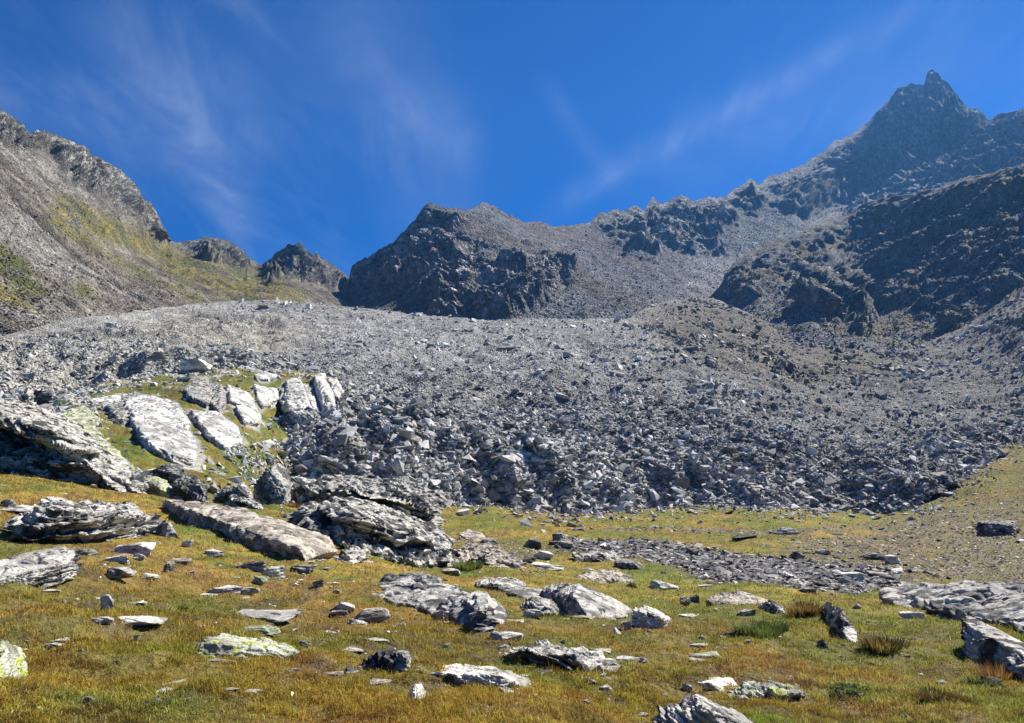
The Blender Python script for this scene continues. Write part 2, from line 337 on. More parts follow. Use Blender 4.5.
C_cliff = [[(845, 215), (880, 200), (930, 190), (1024, 163), (1300, 100), (1300, 190), (1100, 245), (1024, 278), (985, 296), (940, 314), (900, 308), (870, 294), (845, 270), (850, 240)],
           [(735, 262), (800, 232), (850, 214), (852, 262), (835, 268), (800, 275), (760, 292), (722, 296), (724, 280)],
           [(800, 288), (835, 278), (858, 290), (874, 330), (858, 340), (845, 322), (815, 312)],
           [(945, 320), (980, 312), (985, 322), (960, 330)]]
def C_disp(P, N, PX, PY, D, edge):
    wx = fl(fbm, P / 25., 3) * 8; wy = fl(fbm, P / 25. + 50, 3) * 7; cm = 0
    for i, p in enumerate(C_cliff): cm = np.maximum(cm, inpoly(PX + wx * 1.5, PY + wy * 1.5, p, 8) * (.5, .4, .8, .5)[i])
    cm = cm * sstep(-.5, -.05, fl(fbm, P / 22. + 80, 3) + .2 * sstep(840, 900, PX) + .1)
    C_disp.cm = cm
    c = crag(P, 26., 48, 30.); c2 = crag(P + 90, 9., -30, 10., 2.)
    return P + N * (((13 * c + 7 * c2 + 12 * (fl(ridged, strat(P + 70, -50, 60., 1.6, 15.), 3) - .5)) * (cm + .04) + fl(fbm, P / 40., 3) * 5 + fl(fbm, P / 10., 3) * 1.6 + fl(fbm, P / 3., 2) * .8) * (.12 + .88 * edge))[..., None]
def C_col(P, PX, PY, D):
    n2 = fl(fbm, P / 8., 4); n3 = fl(fbm, P / 50. + 3, 3)
    sc1 = mix(np.ones(PX.shape + (3,)) * np.array([.135, .14, .145]), np.array([.13, .115, .085]), sstep(0, .4, n3))
    rock = mix(np.ones(PX.shape + (3,)) * np.array([.085, .088, .09]), np.array([.22, .22, .215]), sstep(.15, .5, n2))
    rock = mix(rock, np.array([.13, .105, .07]), sstep(.1, .5, n3) * .5)
    return np.clip(mix(sc1, rock, np.clip(C_disp.cm, 0, 1)) * (1 + .3 * n2)[..., None], .02, .6)
mat_near = ground_mat('near crags', bump=(.9, 1.5), s1=.1, s2=.6, var=.45, speck=.45, speckscale=.8)
Cs = sheet('buttress_hill', C_top, C_bot, C_ctrl, 640, 1300, 1.15, 230, C_disp, C_col, mat_near, jag=1.5, jagscale=.06)

# --- moraine: the great heap of grey rubble
G_top = [(-320, 345), (-200, 343), (0, 338), (40, 326), (70, 320), (100, 317), (160, 309), (200, 303), (240, 301), (280, 300), (330, 305), (400, 313), (450, 318), (490, 321), (520, 320), (570, 320), (630, 318), (650, 306), (680, 299), (705, 297), (725, 303), (760, 318), (800, 347), (900, 352), (960, 330), (1024, 288), (1100, 262), (1300, 210)]
G_bot = [(-320, 470), (60, 470), (200, 490), (290, 500), (440, 530), (560, 532), (880, 532), (960, 500), (1000, 460), (1024, 445), (1100, 410), (1300, 380)]
G_ctrl = [(-320, 345, 110), (-320, 470, 45), (-100, 345, 150), (0, 338, 185), (40, 326, 215), (0, 380, 110), (0, 440, 75), (60, 400, 112), (100, 317, 240), (100, 360, 150), (160, 309, 285), (160, 340, 205), (150, 375, 135), (200, 303, 320), (200, 350, 190), (180, 420, 110), (260, 300, 350), (260, 330, 240), (250, 370, 150), (220, 440, 112), (280, 425, 128), (300, 440, 99), (300, 500, 84), (330, 380, 158), (340, 397, 138), (320, 415, 117), (350, 450, 93), (400, 313, 335), (400, 350, 235), (400, 400, 160), (430, 415, 132), (350, 418, 118), (400, 452, 97), (400, 520, 86), (490, 321, 330), (480, 370, 215), (480, 425, 140), (480, 447, 116), (480, 520, 96), (560, 320, 335), (560, 370, 218), (560, 425, 142), (560, 450, 118), (560, 525, 99), (640, 318, 345), (640, 350, 262), (640, 400, 180), (640, 445, 134), (640, 520, 104), (705, 298, 450), (700, 340, 315), (720, 390, 205), (720, 440, 150), (720, 470, 128), (720, 520, 112), (760, 318, 420), (800, 347, 370), (800, 400, 225), (800, 450, 160), (800, 518, 118), (880, 525, 121), (925, 500, 132), (880, 440, 180), (900, 352, 390), (900, 400, 260), (980, 440, 172), (960, 500, 135), (960, 330, 430), (980, 390, 270), (1024, 425, 195), (1024, 380, 270), (1024, 289, 430), (1024, 330, 350), (1100, 262, 380), (1300, 210, 260), (1300, 370, 130)]
def G_disp(P, N, PX, PY, D, edge):
    q = P.copy(); q[..., 0] *= 2.2
    lo = sstep(190, 120, D)
    z = fl(fbm, P / 60., 3) * 3.2 + fl(fbm, P / 18., 3) * (1.1 + .9 * lo) + fl(fbm, P / 6., 3) * .8 + fl(fbm, P / 1.8, 2) * .4
    z = z + (fl(ridged, q / 15., 3) - .5) * 2.1 * lo
    q2 = P * [.35, 1, 1]; z = z + (fl(ridged, q2 / 26., 2) - .5) * 1.6 * sstep(120, 200, D) * sstep(420, 260, D)
    return P + N * (z * (.25 + .75 * edge))[..., None]
def G_col(P, PX, PY, D):
    n2 = fl(fbm, P / 6., 4); n3 = fl(fbm, P / 35. + 3, 3)
    C = np.ones(PX.shape + (3,)) * np.array([.175, .174, .172])
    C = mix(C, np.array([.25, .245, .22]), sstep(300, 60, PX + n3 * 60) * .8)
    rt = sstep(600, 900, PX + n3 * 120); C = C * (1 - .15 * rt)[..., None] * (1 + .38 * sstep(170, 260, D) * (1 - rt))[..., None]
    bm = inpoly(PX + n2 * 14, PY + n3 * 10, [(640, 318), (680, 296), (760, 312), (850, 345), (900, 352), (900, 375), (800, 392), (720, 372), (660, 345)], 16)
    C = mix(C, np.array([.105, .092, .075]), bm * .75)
    bare = inpoly(PX + n2 * 14, PY + n3 * 10, [(130, 330), (200, 316), (270, 318), (350, 335), (300, 345), (240, 352), (180, 350), (140, 345)], 10)
    C = mix(C, np.array([.25, .235, .205]), bare * .8)
    return np.clip(C * (1 + .4 * n2)[..., None], .03, .6)
mat_mor = ground_mat('moraine gravel', bump=(.8, .4), s1=.5, s2=3., var=.4, speck=.5, speckscale=2.2)
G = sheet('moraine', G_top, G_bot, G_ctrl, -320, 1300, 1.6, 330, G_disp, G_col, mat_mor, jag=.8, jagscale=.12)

SL = [('largest white cracked bedrock slab on the green slope', [(128, 403), (140, 401), (165, 408), (178, 428), (191, 450), (188, 463), (170, 459), (150, 448), (140, 435), (130, 420)], 1.3),
      ('greyish cracked bedrock slab touching the far end of the largest white slab', [(108, 408), (124, 404), (126, 424), (118, 422), (109, 414)], 1.),
      ('narrow white bedrock strip uphill beside the largest white slab', [(167, 404), (178, 408), (188, 424), (183, 430), (174, 416)], .9),
      ('smooth white pointed slab low in the green slope between two turf patches', [(194, 416), (215, 417), (233, 430), (237, 443), (222, 448), (210, 438), (200, 425)], 1.0),
      ('grey jagged bedrock knob at the top of the green slope', [(187, 394), (196, 384), (206, 383), (210, 398), (205, 407), (190, 400)], 1.4),
      ('white blocky slab next to the grey jagged knob', [(210, 386), (221, 389), (225, 402), (219, 414), (211, 404)], 1.2),
      ('white split slab above the widest patch of green turf', [(229, 389), (245, 395), (252, 404), (246, 410), (232, 403)], 1.),
      ('lower white slab with ragged foot just under the split slab', [(237, 410), (252, 407), (258, 418), (256, 426), (244, 424)], 1.),
      ('white cracked block uphill of the widest patch of green turf', [(256, 389), (274, 392), (277, 402), (262, 407), (257, 399)], 1.1),
      ('widest white slab of the fan-shaped cliff beside the moraine', [(282, 403), (288, 385), (298, 383), (306, 397), (311, 418), (300, 425), (290, 414)], 1.4),
      ('middle narrow white rib of the fan-shaped cliff', [(303, 388), (312, 390), (320, 411), (314, 417), (308, 398)], 1.3),
      ('brightest tall white rib of the fan-shaped cliff', [(315, 380), (324, 378), (331, 395), (333, 411), (324, 413), (316, 392)], 1.6),
      ('rounded white end rib of the fan-shaped cliff at the moraine edge', [(328, 381), (335, 381), (340, 392), (336, 403), (332, 396)], 1.3),
      ('white flat rock on the skyline of the green slope', [(256, 376), (266, 373), (276, 377), (268, 381), (257, 380)], .7),
      ('rust-edged long ledge at the top of the stony turf', [(92, 402), (118, 396), (140, 398), (124, 402), (96, 405)], .6),
      ('pale lichened bedrock step above the yellow-green bedrock', [(62, 418), (84, 412), (95, 424), (84, 432), (66, 428)], 1.2)]
# --- hillside of pale bedrock and turf between the scree and the foreground crest
S_top = [(20, 420), (60, 400), (100, 384), (140, 376), (180, 372), (240, 366), (280, 369), (310, 372), (335, 380), (342, 392), (380, 400)]
S_bot = [(20, 480), (100, 520), (330, 530)]
S_ctrl = [(20, 420, 66), (20, 480, 42), (60, 400, 84), (100, 384, 100), (100, 430, 66), (100, 480, 48), (180, 372, 118), (180, 410, 84), (180, 450, 66), (180, 500, 52), (240, 366, 128), (240, 400, 98), (240, 440, 76), (240, 490, 60), (310, 372, 134), (340, 392, 132), (300, 410, 119), (338, 405, 130), (300, 444, 100), (290, 480, 84), (330, 500, 86), (300, 528, 70)]
def grassy(P):
    """base colours of the alpine turf as a function of the place"""
    a = fl(fbm, P / 6. * [1, 1, .3] + 3, 4); b = fl(fbm, P / 1.4 + 40, 4); c = fl(fbm, P / .35 + 9, 3)
    green = np.array([.125, .145, .020]); ochre = np.array([.27, .18, .034]); brown = np.array([.16, .085, .032]); moss = np.array([.06, .075, .014])
    C = mix(np.ones(P.shape[:-1] + (3,)) * green, ochre, sstep(-.4, .3, a + .5 * b))
    C = mix(C, brown, sstep(.1, .6, b + .5 * c) * .8)
    C = mix(C, moss, sstep(.15, .6, -a * .6 - b * .5 + c * .3) * .7)
    e = fl(fbm, P / .12 + 19, 2); C = mix(C, np.array([.05, .035, .018]), sstep(.15, .5, e + .5 * c - .1) * .55)
    return C
def S_disp(P, N, PX, PY, D, edge):
    sink = sstep(4, 34, PX - np.interp(PY, [380, 395, 430, 448, 480, 530], [338, 338, 308, 290, 284, 290])) + sstep(30, -20, PX)
    P = P.copy(); P[..., 2] -= sink * 14
    return P + N * ((fl(fbm, P / 9., 4) * .6 + fl(fbm, P / 1.5, 3) * .15) * (.2 + .8 * edge))[..., None]
def S_col(P, PX, PY, D):
    n2 = fl(fbm, P / 4., 4)
    g = grassy(P) * [.62, .78, .8]
    st = np.array([.27, .26, .24])
    m = sstep(.05, .3, n2 + .2 - sstep(0, 16, PY - curve(S_top, PX)) * .5 + sstep(255, 300, PX) * sstep(430, 450, PY) * .5 + sstep(110, 60, PX) * .5)
    for lb, poly, th in SL:
        cx_, cy_ = np.mean(poly, 0); m = np.maximum(m, inpoly(PX + n2 * 5, PY + n2 * 4, [(cx_ + (x - cx_) * 1.4, cy_ + (y - cy_) * 1.3) for x, y in poly], 2.5))
    return np.clip(mix(g, st * 1.25, m), .01, .6)
mat_turf = ground_mat('turf', bump=(.8, .12), s1=1.2, s2=9., var=.45)
S = sheet('hill', S_top, S_bot, S_ctrl, -20, 372, 1.2, 130, S_disp, S_col, mat_turf, jag=1., jagscale=.1)

# --- the meadow the camera stands on
H_top = [(-500, 430), (-200, 448), (0, 460), (60, 475), (110, 487), (130, 491), (180, 502), (230, 506), (290, 507), (440, 504), (490, 508), (520, 513), (560, 515), (700, 505), (880, 512), (920, 503), (950, 482), (978, 462), (1000, 437), (1024, 424), (1100, 395), (1500, 330)]
H_bot = [(-500, 1150), (1500, 1150)]
H_ctrl = [(-500, 1150, 1.5), (1500, 1150, 2.6), (512, 1150, 2.0), (-300, 723, 3.2), (-400, 440, 40), (-200, 450, 36), (0, 723, 3.9), (512, 723, 4.8), (1024, 723, 6.0), (1300, 723, 6.8), (0, 640, 6.0), (250, 640, 7.6), (512, 640, 9.0), (760, 640, 11.), (1024, 640, 12), (-300, 560, 10), (0, 580, 10.5), (250, 580, 14.5), (400, 580, 19), (512, 580, 23), (760, 590, 24), (1024, 585, 27), (0, 540, 16), (0, 515, 21), (0, 480, 30), (0, 460, 36), (130, 491, 33), (180, 503, 31), (130, 540, 18), (250, 540, 23), (290, 508, 36), (340, 540, 27), (380, 505, 66), (440, 560, 33), (440, 505, 92), (512, 540, 50), (512, 515, 94), (700, 506, 112), (760, 540, 58), (880, 513, 126), (880, 540, 64), (1024, 540, 64), (1024, 500, 100), (978, 462, 155), (1024, 424, 195), (1500, 330, 140), (1400, 560, 26), (1400, 450, 75)]
def H_disp(P, N, PX, PY, D, edge):
    z = fl(fbm, P / 14., 3) * .35 * sstep(6, 25, D) + fl(fbm, P / 9. + 3, 3) * .8 * sstep(900, 980, PX) * sstep(60, 100, D) + fl(fbm, P / 3., 3) * .15 + (fl(fbm, P / 4.5 + 9, 3) * .3) * sstep(30, 70, D) + fl(fbm, P / .8, 3) * .075 * sstep(60, 20, D) + fl(fbm, P / .18, 2) * .012 * sstep(30, 10, D)
    # grassy knoll in front of the rubble
    k = np.exp(-(((PX - 505) / 42.) ** 2) - ((PY - 514) / 11.) ** 2); z = z + k * 1.7 * (1 + .3 * fl(fbm, P / 3., 2))
    P = P.copy(); P[..., 2] += z * (.3 + .7 * np.clip(edge, 0, 1)); return P
def stony(P, PX, PY):
    """how gravelly the meadow is"""
    b = fl(fbm, P / 3. + 4, 4) * 18; c = fl(fbm, P / .8 + 44, 3)
    right = inpoly(PX + b, PY + b * .3, [(770, 548), (830, 537), (900, 520), (960, 505), (1030, 490), (1500, 470), (1500, 600), (1000, 592), (900, 590), (840, 575), (790, 562)], 12) * .85
    upr = inpoly(PX + b, PY + b * .3, [(985, 440), (1030, 420), (1200, 390), (1200, 520), (940, 515), (915, 508), (950, 480)], 12) * .55
    chan = inpoly(PX + b * .3, PY + b * .12, [(560, 541), (640, 543), (700, 549), (790, 560), (860, 572), (940, 584), (900, 580), (890, 592), (860, 594), (790, 592), (740, 583), (690, 573), (640, 560), (590, 554), (550, 550)], 3)
    strm = inpoly(PX + b * .3, PY + b * .05, [(600, 528), (760, 529), (850, 526), (905, 522), (905, 525), (850, 531), (740, 535), (600, 533)], 1.5) * .6
    left = inpoly(PX + b, PY + b, [(440, 545), (520, 545), (560, 558), (520, 566), (470, 560)], 6) * .5
    return np.maximum.reduce([right * sstep(-.5, .1, c + .1), upr * sstep(-.2, .4, c), chan, left, strm]), chan
def H_col(P, PX, PY, D):
    C = grassy(P)
    # greener further down the slope, more straw-coloured beside the camera
    gn = sstep(-.2, .4, fl(fbm, P / 9. + 21, 3) + .35 * sstep(300, 800, PX) - .15)
    C = mix(C, np.array([.12, .14, .02]), gn * .6)
    s, ch = stony(P, PX, PY)
    n = fl(fbm, P / .5 + 8, 3)[..., None]
    st = mix(np.ones(PX.shape + (3,)) * np.array([.13, .105, .08]), np.array([.08, .078, .075]), ch) * (1 + .5 * n)
    C = mix(C, st, s)
    C = mix(C, np.array([.085, .06, .03]), .5 * sstep(22, 9, D) + .1)
    bare = sstep(.35, .55, fl(fbm, P / 1.1 + 77, 4)) * sstep(25, 10, D)
    C = mix(C, np.array([.07, .05, .035]), bare * .8)
    return np.clip(C, .008, .6)
Hs = sheet('meadow', H_top, H_bot, H_ctrl, -500, 1500, 3.2, 330, H_disp, H_col, mat_turf, tpow=.75)

# --- ground reaching round behind the camera and out to the horizon
n = 48; rows = []
for rr, z in ((30, -14), (160, -22), (700, -20), (2600, -40)):
    a = np.linspace(0, 2 * math.pi, n, endpoint=False); rows.append(np.stack([np.cos(a) * rr, np.sin(a) * rr, a * 0 + z], 1))
b = Hs['P'][0]; cpt = np.array([[0, 0, -16.]])
V = np.concatenate([cpt] + rows); fs = []
for k in range(n):
    fs.append((0, 1 + k, 1 + (k + 1) % n, 0))
fs = [(0, 1 + k, 1 + (k + 1) % n) for k in range(n)]
for r_ in range(3):
    for k in range(n):
        a0, a1 = 1 + r_ * n + k, 1 + r_ * n + (k + 1) % n; fs += [(a0, a0 + n, a1 + n), (a0, a1 + n, a1)]
me = raw_mesh('terrain', V, fs, 3, np.ones((len(V), 3)) * [.12, .12, .06], True)
tag(link('terrain', me, mat_turf), kind='structure')
back = Hs['P'][0][::4]
V = np.concatenate([back, back * [14, 0, 0] + [0, -25, -3.] + (back * [0, 0, .5])]); nb = len(back)
me = raw_mesh('ground', V, [(k, k + nb, k + nb + 1, k + 1) for k in range(nb - 1)], 4, np.ones((len(V), 3)) * [.15, .12, .03], True)
tag(link('ground', me, mat_turf), kind='structure')

# ------------------------------------------------------------------ rock helpers
def rock_mat(name, base, pale, dark, lich=None, streak=1.0, sc_=1.0, use_col=False):
    m = bpy.data.materials.new(name); m.use_nodes = True; n, l = m.node_tree.nodes, m.node_tree.links
    b = n['Principled BSDF']; b.inputs['Roughness'].default_value = .85; b.inputs['Specular IOR Level'].default_value = 0.25
    g = n.new('ShaderNodeTexCoord'); oi = n.new('ShaderNodeObjectInfo')
    off = n.new('ShaderNodeVectorMath'); off.operation = 'MULTIPLY_ADD'; off.inputs[1].default_value = (1, 1, 1)
    rv = n.new('ShaderNodeVectorMath'); rv.operation = 'SCALE'; rv.inputs[0].default_value = (37, 17, 23); l.new(oi.outputs['Random'], rv.inputs['Scale'])
    l.new(g.outputs['Object'], off.inputs[0]); l.new(rv.outputs[0], off.inputs[2])
    mp = n.new('ShaderNodeMapping'); mp.inputs['Rotation'].default_value = (0, R(16), 0); mp.inputs['Scale'].default_value = (sc_ * .8, sc_ * .8, sc_ * 5 * streak)
    l.new(off.outputs[0], mp.inputs[0])
    def noise(sc, det, vec=None):
        t = n.new('ShaderNodeTexNoise'); t.inputs['Scale'].default_value = sc; t.inputs['Detail'].default_value = det; t.inputs['Roughness'].default_value = .65
        l.new(vec or off.outputs[0], t.inputs['Vector']); return t.outputs[0]
    def ramp(src, lo, hi):
        q = n.new('ShaderNodeMapRange'); q.interpolation_type = 'SMOOTHSTEP'; q.inputs[1].default_value = lo; q.inputs[2].default_value = hi; l.new(src, q.inputs[0]); return q.outputs[0]
    def mixn(f, a, c):
        q = n.new('ShaderNodeMix'); q.data_type = 'RGBA'
        for s, v in ((0, f), (6, a), (7, c)):
            if isinstance(v, tuple): q.inputs[s].default_value = (*v, 1)
            else: l.new(v, q.inputs[s])
        return q.outputs[2]
    s = noise(2.2, 6, mp.outputs[0]); p = noise(1.3 * sc_, 7); d = noise(5 * sc_, 6)
    c = mixn(ramp(s, .44, .56), base, pale); c = mixn(ramp(p, .50, .56), c, dark); c = mixn(ramp(d, .56, .62), c, tuple(x * .45 for x in dark))
    if lich: c = mixn(ramp(noise(6 * sc_, 9), .54, .575), c, lich)
    if use_col:
        at = n.new('ShaderNodeAttribute'); at.attribute_name = 'Col'
        q = n.new('ShaderNodeMix'); q.data_type = 'RGBA'; q.blend_type = 'MULTIPLY'; q.inputs[0].default_value = 1
        l.new(c, q.inputs[6]); l.new(at.outputs['Color'], q.inputs[7]); c = q.outputs[2]
    l.new(c, b.inputs['Base Color'])
    bp = n.new('ShaderNodeBump'); bp.inputs['Strength'].default_value = .8; bp.inputs['Distance'].default_value = .05
    ad = n.new('ShaderNodeMath'); ad.operation = 'ADD'; l.new(s, ad.inputs[0]); l.new(d, ad.inputs[1])
    l.new(ad.outputs[0], bp.inputs['Height']); l.new(bp.outputs[0], b.inputs['Normal'])
    return m
M = dict(
    grey=rock_mat('grey gneiss', (.265, .255, .235), (.46, .445, .41), (.10, .10, .10)),
    dark=rock_mat('dark schist', (.12, .12, .12), (.30, .295, .28), (.05, .05, .05)),
    pale=rock_mat('pale gneiss', (.52, .50, .45), (.70, .675, .61), (.33, .315, .28)),
    tan=rock_mat('tan gneiss', (.36, .31, .255), (.50, .45, .38), (.20, .175, .15)),
    green=rock_mat('lichened rock', (.36, .37, .29), (.48, .49, .40), (.20, .20, .17), (.33, .38, .10)),
    layer=rock_mat('layered schist', (.28, .27, .245), (.54, .52, .47), (.05, .05, .05), streak=1.6),
    white=rock_mat('white bedrock', (.46, .455, .43), (.60, .595, .56), (.27, .265, .25), sc_=.35),
)
dg = bpy.context.evaluated_depsgraph_get(); dg.update()
def hit(px, py, on=None):
    d = ray(px, py); v = Vector(d / np.linalg.norm(d)); o = Vector(CAM); best = None
    for s in (on or (Hs, S, G)):
        ok, loc, nor, _ = s['o'].ray_cast(o, v)
        if ok and (best is None or (loc - o).length < (best[0] - o).length): best = (loc, nor)
    return best
FOOTP = []
FOOT = []    # where turf cannot grow: x, y, radius
def hull(bm_pts):
    bm = bmesh.new()
    for p in bm_pts: bm.verts.new(p)
    r = bmesh.ops.convex_hull(bm, input=bm.verts)
    bmesh.ops.delete(bm, geom=[v for v in bm.verts if not v.link_faces], context='VERTS')
    bmesh.ops.recalc_face_normals(bm, faces=bm.faces)
    return bm
def solidify_pts(hulls, voxel):
    """one closed surface over several convex blocks"""
    bm0 = bmesh.new(); tmp = bpy.data.meshes.new('tmp')
    for h in hulls:
        b = hull(h); t = bpy.data.meshes.new('t'); b.to_mesh(t); b.free(); bm0.from_mesh(t); bpy.data.meshes.remove(t)
    bm0.to_mesh(tmp); bm0.free()
    o = bpy.data.objects.new('tmp', tmp); COL.objects.link(o)
    md = o.modifiers.new('r', 'REMESH'); md.mode = 'VOXEL'; md.voxel_size = voxel
    bpy.context.view_layer.update()
    d = bpy.context.evaluated_depsgraph_get(); me = bpy.data.meshes.new_from_object(o.evaluated_get(d))
    bpy.data.objects.remove(o); bpy.data.meshes.remove(tmp); return me
def relief(me, size, dip, az, amp, px, seed):
    nv = len(me.vertices); V = np.empty(nv * 3, np.float32); N = np.empty(nv * 3, np.float32)
    me.vertices.foreach_get('co', V); me.vertex_normals.foreach_get('vector', N); V = V.reshape(-1, 3).astype(float); N = N.reshape(-1, 3)
    a, z = R(dip), R(az); f = np.array([math.sin(a) * math.cos(z), math.sin(a) * math.sin(z), math.cos(a)])
    w = fbm(V / (size * .5) + seed, 3) * size * .07
    s = V @ f + w; side = 1 - np.abs(N @ f) ** 2
    q = np.stack([s / (size * .09), V[:, 0] / size * .8 + seed, V[:, 1] / size * .8], 1)
    lay = np.tanh(2.5 * pn(q)) * .8 + .6 * np.tanh(3 * pn(q * [2.4, 1.5, 1.5] + 3)) + .45 * np.tanh(3 * pn(q * [5.3, 2, 2] + 3))
    cr = ridged(V / (size * .22) + seed * 2, 2); crack = -sstep(.93, 1.25, cr)
    d = amp * size * (.06 * lay * (.12 + side) + .014 * fbm(V / (size * .4) + seed, 3) + .016 * fbm(V / (size * .09) + seed, 3) + .03 * crack) + px * .3 * pn(V / (px * 2.2))
    V = V + N * d[:, None]
    me.vertices.foreach_set('co', V.astype(np.float32).ravel())
    me.polygons.foreach_set('use_smooth', np.zeros(len(me.polygons), bool)); me.update()
SEED = [1]
def kindless(nm): return 'slab' in nm
def rock(name, label, cat, T, B, tone='grey', dip=16, az=0, amp=1., group=None, D0=None, extra=(), on=None, vox=1.3, foot=True):
    """T: outline and edges of the top, in the photo's directions with a depth step in metres; B: where it meets the ground"""
    hs_ = []
    for ex in [(T, B)] + list(extra):
        t_, b_ = ex[:2]
        if D0: base = [Vector(unproj(x, y, D0)) for x, y in b_]
        else: base = [hit(x, y, on)[0] for x, y in b_]
        bx = sorted((q[0], p.y) for q, p in zip(b_, base)); bx, by = [q[0] for q in bx], [q[1] for q in bx]
        tp = [Vector(unproj(x, y, np.interp(x, bx, by) + dd)) for x, y, dd in t_]
        zb = min([p.z for p in base] + [p.z for p in tp]) - .12 * (max(p.x for p in tp) - min(p.x for p in tp))
        if len(ex) > 2:      # a ledge that juts out: its own thickness, open below
            hs_.append(tp + [p - Vector((0, -.05, ex[2])) for p in tp]); continue
        pts = tp + base + [Vector((p.x, p.y, zb)) for p in tp] + [Vector((p.x, p.y, zb)) for p in base]
        hs_.append(pts)
    allp = np.array([list(p) for h in hs_ for p in h]); c = (allp.min(0) + allp.max(0)) / 2; c[2] = allp[:, 2].min()
    size = float(allp[:, 0].max() - allp[:, 0].min()); d = float(c[1]); px = d / F
    hs_ = [[p - Vector(c) for p in h] for h in hs_]
    me = solidify_pts(hs_, max(px * vox, size / 220)); me.name = name
    SEED[0] += 1.37
    relief(me, min(size, 5.), dip, az, amp, px * vox, SEED[0])
    me.materials.clear()
    o = link(name, me, M[tone], loc=c); tag(o, label, cat, group)
    if cat == 'slab' or kindless(name): o['kind'] = 'thing'
    for h in hs_:
        q = [Vector((p.x + c[0], p.y + c[1])) for p in h]; FOOTP.append(np.array([list(q[k]) for k in geometry.convex_hull_2d(q)]))
    return o
def plate(name, label, cat, poly, thick, tone='white', group=None, on=None, dip=30, az=0, amp=.45, sink=.6):
    P = []; n = Vector((0, 0, 0)); cx_, cy_ = np.mean(poly, 0)
    for x, y in [(cx_ + (x - cx_) * 1.2, cy_ + (y - cy_) * 1.15) for x, y in poly]:
        h = hit(x, y, on)
        if h: P.append(h[0]); n += h[1]
    n.normalize(); ctr = sum(P, Vector()) / len(P)
    thick *= .5; up = [ctr + (p - ctr) * .98 + n * thick for p in P]; lo = [p - n * sink for p in P]; mid = [ctr + (p - ctr) * 1.0 + n * thick * .45 for p in P]
    allp = np.array([list(p) for p in up + lo]); c = (allp.min(0) + allp.max(0)) / 2; c[2] = allp[:, 2].min(); px = c[1] / F
    me = solidify_pts([[p - Vector(c) for p in up + mid + lo]], px * .9); me.name = name; SEED[0] += 1.37
    relief(me, min(float(np.ptp(allp[:, 0])), 6.), dip, az, amp, px * .9, SEED[0]); me.materials.clear()
    o = link(name, me, M[tone], loc=c); tag(o, label, cat, group, 'thing'); FOOT.append((c[0], c[1], np.ptp(allp[:, 0]) * .45, np.ptp(allp[:, 1]) * .45)); return o

# ---- foreground boulders and ledges
rock('boulder', 'big dark layered boulder with pale streaks lying behind the sloping pale grey slab', 'boulder',
     [(20, 521, .2), (33, 508, .9), (60, 501, 1.6), (95, 500, 2.), (132, 505, 1.7), (158, 517, .8), (150, 519, .1), (100, 514, .1), (55, 512, .0)], [(13, 530), (22, 543), (60, 545), (100, 541), (140, 538), (158, 531)], 'layer', 6, 0, 1.5)
rock('boulder', 'sloping pale grey slab with a russet tuft below, at the edge of the straw-coloured turf', 'boulder',
     [(-50, 573, .5), (0, 560, .8), (40, 549, 1.1), (66, 545, 1.1), (75, 550, .8), (82, 567, .3), (70, 563, 0), (0, 574, 0)], [(-45, 590), (0, 583), (30, 579), (66, 585), (82, 573)], 'grey', -18, 0, .8)
rock('boulder', 'blocky pale boulder with bright yellow-green lichen in the straw-coloured turf', 'boulder',
     [(-14, 650, .35), (3, 640, .35), (15, 645, .3), (24, 652, .2), (23, 656, .02), (0, 650, .0)], [(-12, 684), (0, 682), (20, 683), (25, 678)], 'green', 10, 0, .5)
rock('slab', 'long tan weathered slab slanting down beside the dark-faced outcrop', 'slab',
     [(165, 500, 1.2), (200, 501, 2.4), (242, 508, 2.6), (285, 522, 2.3), (327, 536, 1.6), (337, 549, .6), (327, 554, 0), (300, 549, -.2), (250, 532, -.2), (210, 517, -.1), (178, 507, .1)], [(178, 514), (214, 531), (252, 545), (280, 550), (306, 561), (330, 561)], 'tan', 18, 0, .35)
rock('outcrop', 'largest pale-topped outcrop with a dark stepped front face and a triangular hollow', 'outcrop',
     [(300, 512, 4), (325, 503, 6), (352, 500, 7), (400, 510, 6.5), (440, 530, 5), (452, 541, 3), (448, 545, 2.4), (400, 533, 2.4), (350, 520, 2.6), (312, 516, 3)], [(305, 538), (350, 553), (390, 559), (430, 566), (453, 567)], 'layer', 20, 0, 1.2,
     extra=[([(290, 508, 4), (325, 498, 6), (352, 497, 7), (400, 509, 6.5), (440, 529, 5), (455, 541, 3), (452, 548, .8), (430, 542, .6), (400, 528, .5), (350, 512, .7), (318, 507, 1.2)], [(305, 538), (350, 553), (400, 559), (453, 567)], .55),
            ([(296, 520, 2.6), (340, 522, 2.6), (400, 538, 2.4), (428, 548, 2.4), (415, 552, .9), (370, 538, .5), (330, 528, .5), (300, 524, .8)], [(305, 538), (350, 553), (400, 559), (453, 567)], .3),
            ([(288, 526, 2.6), (330, 532, 2.4), (380, 546, 2.2), (400, 553, 2), (385, 556, .4), (345, 545, .1), (310, 534, .2), (290, 530, .5)], [(305, 538), (350, 553), (400, 559), (453, 567)], .35),
            ([(425, 548, 2.5), (440, 545, 2.6), (455, 552, 2), (457, 560, .6), (445, 560, .0), (432, 552, .5)], [(428, 566), (445, 567), (457, 566)]),
            ([(330, 552, .3), (350, 547, .8), (366, 552, .5), (370, 557, .1)], [(335, 560), (368, 562)])])
rock('boulder', 'wedge-shaped boulder with a pale tilted top propped against the dark outcrop face', 'boulder',
     [(374, 550, .2), (392, 543, .6), (408, 551, .5), (421, 564, .2), (415, 566, -.3), (385, 556, -.4)], [(386, 568), (418, 573)], 'pale', 18, 0, 1., D0=28.5)
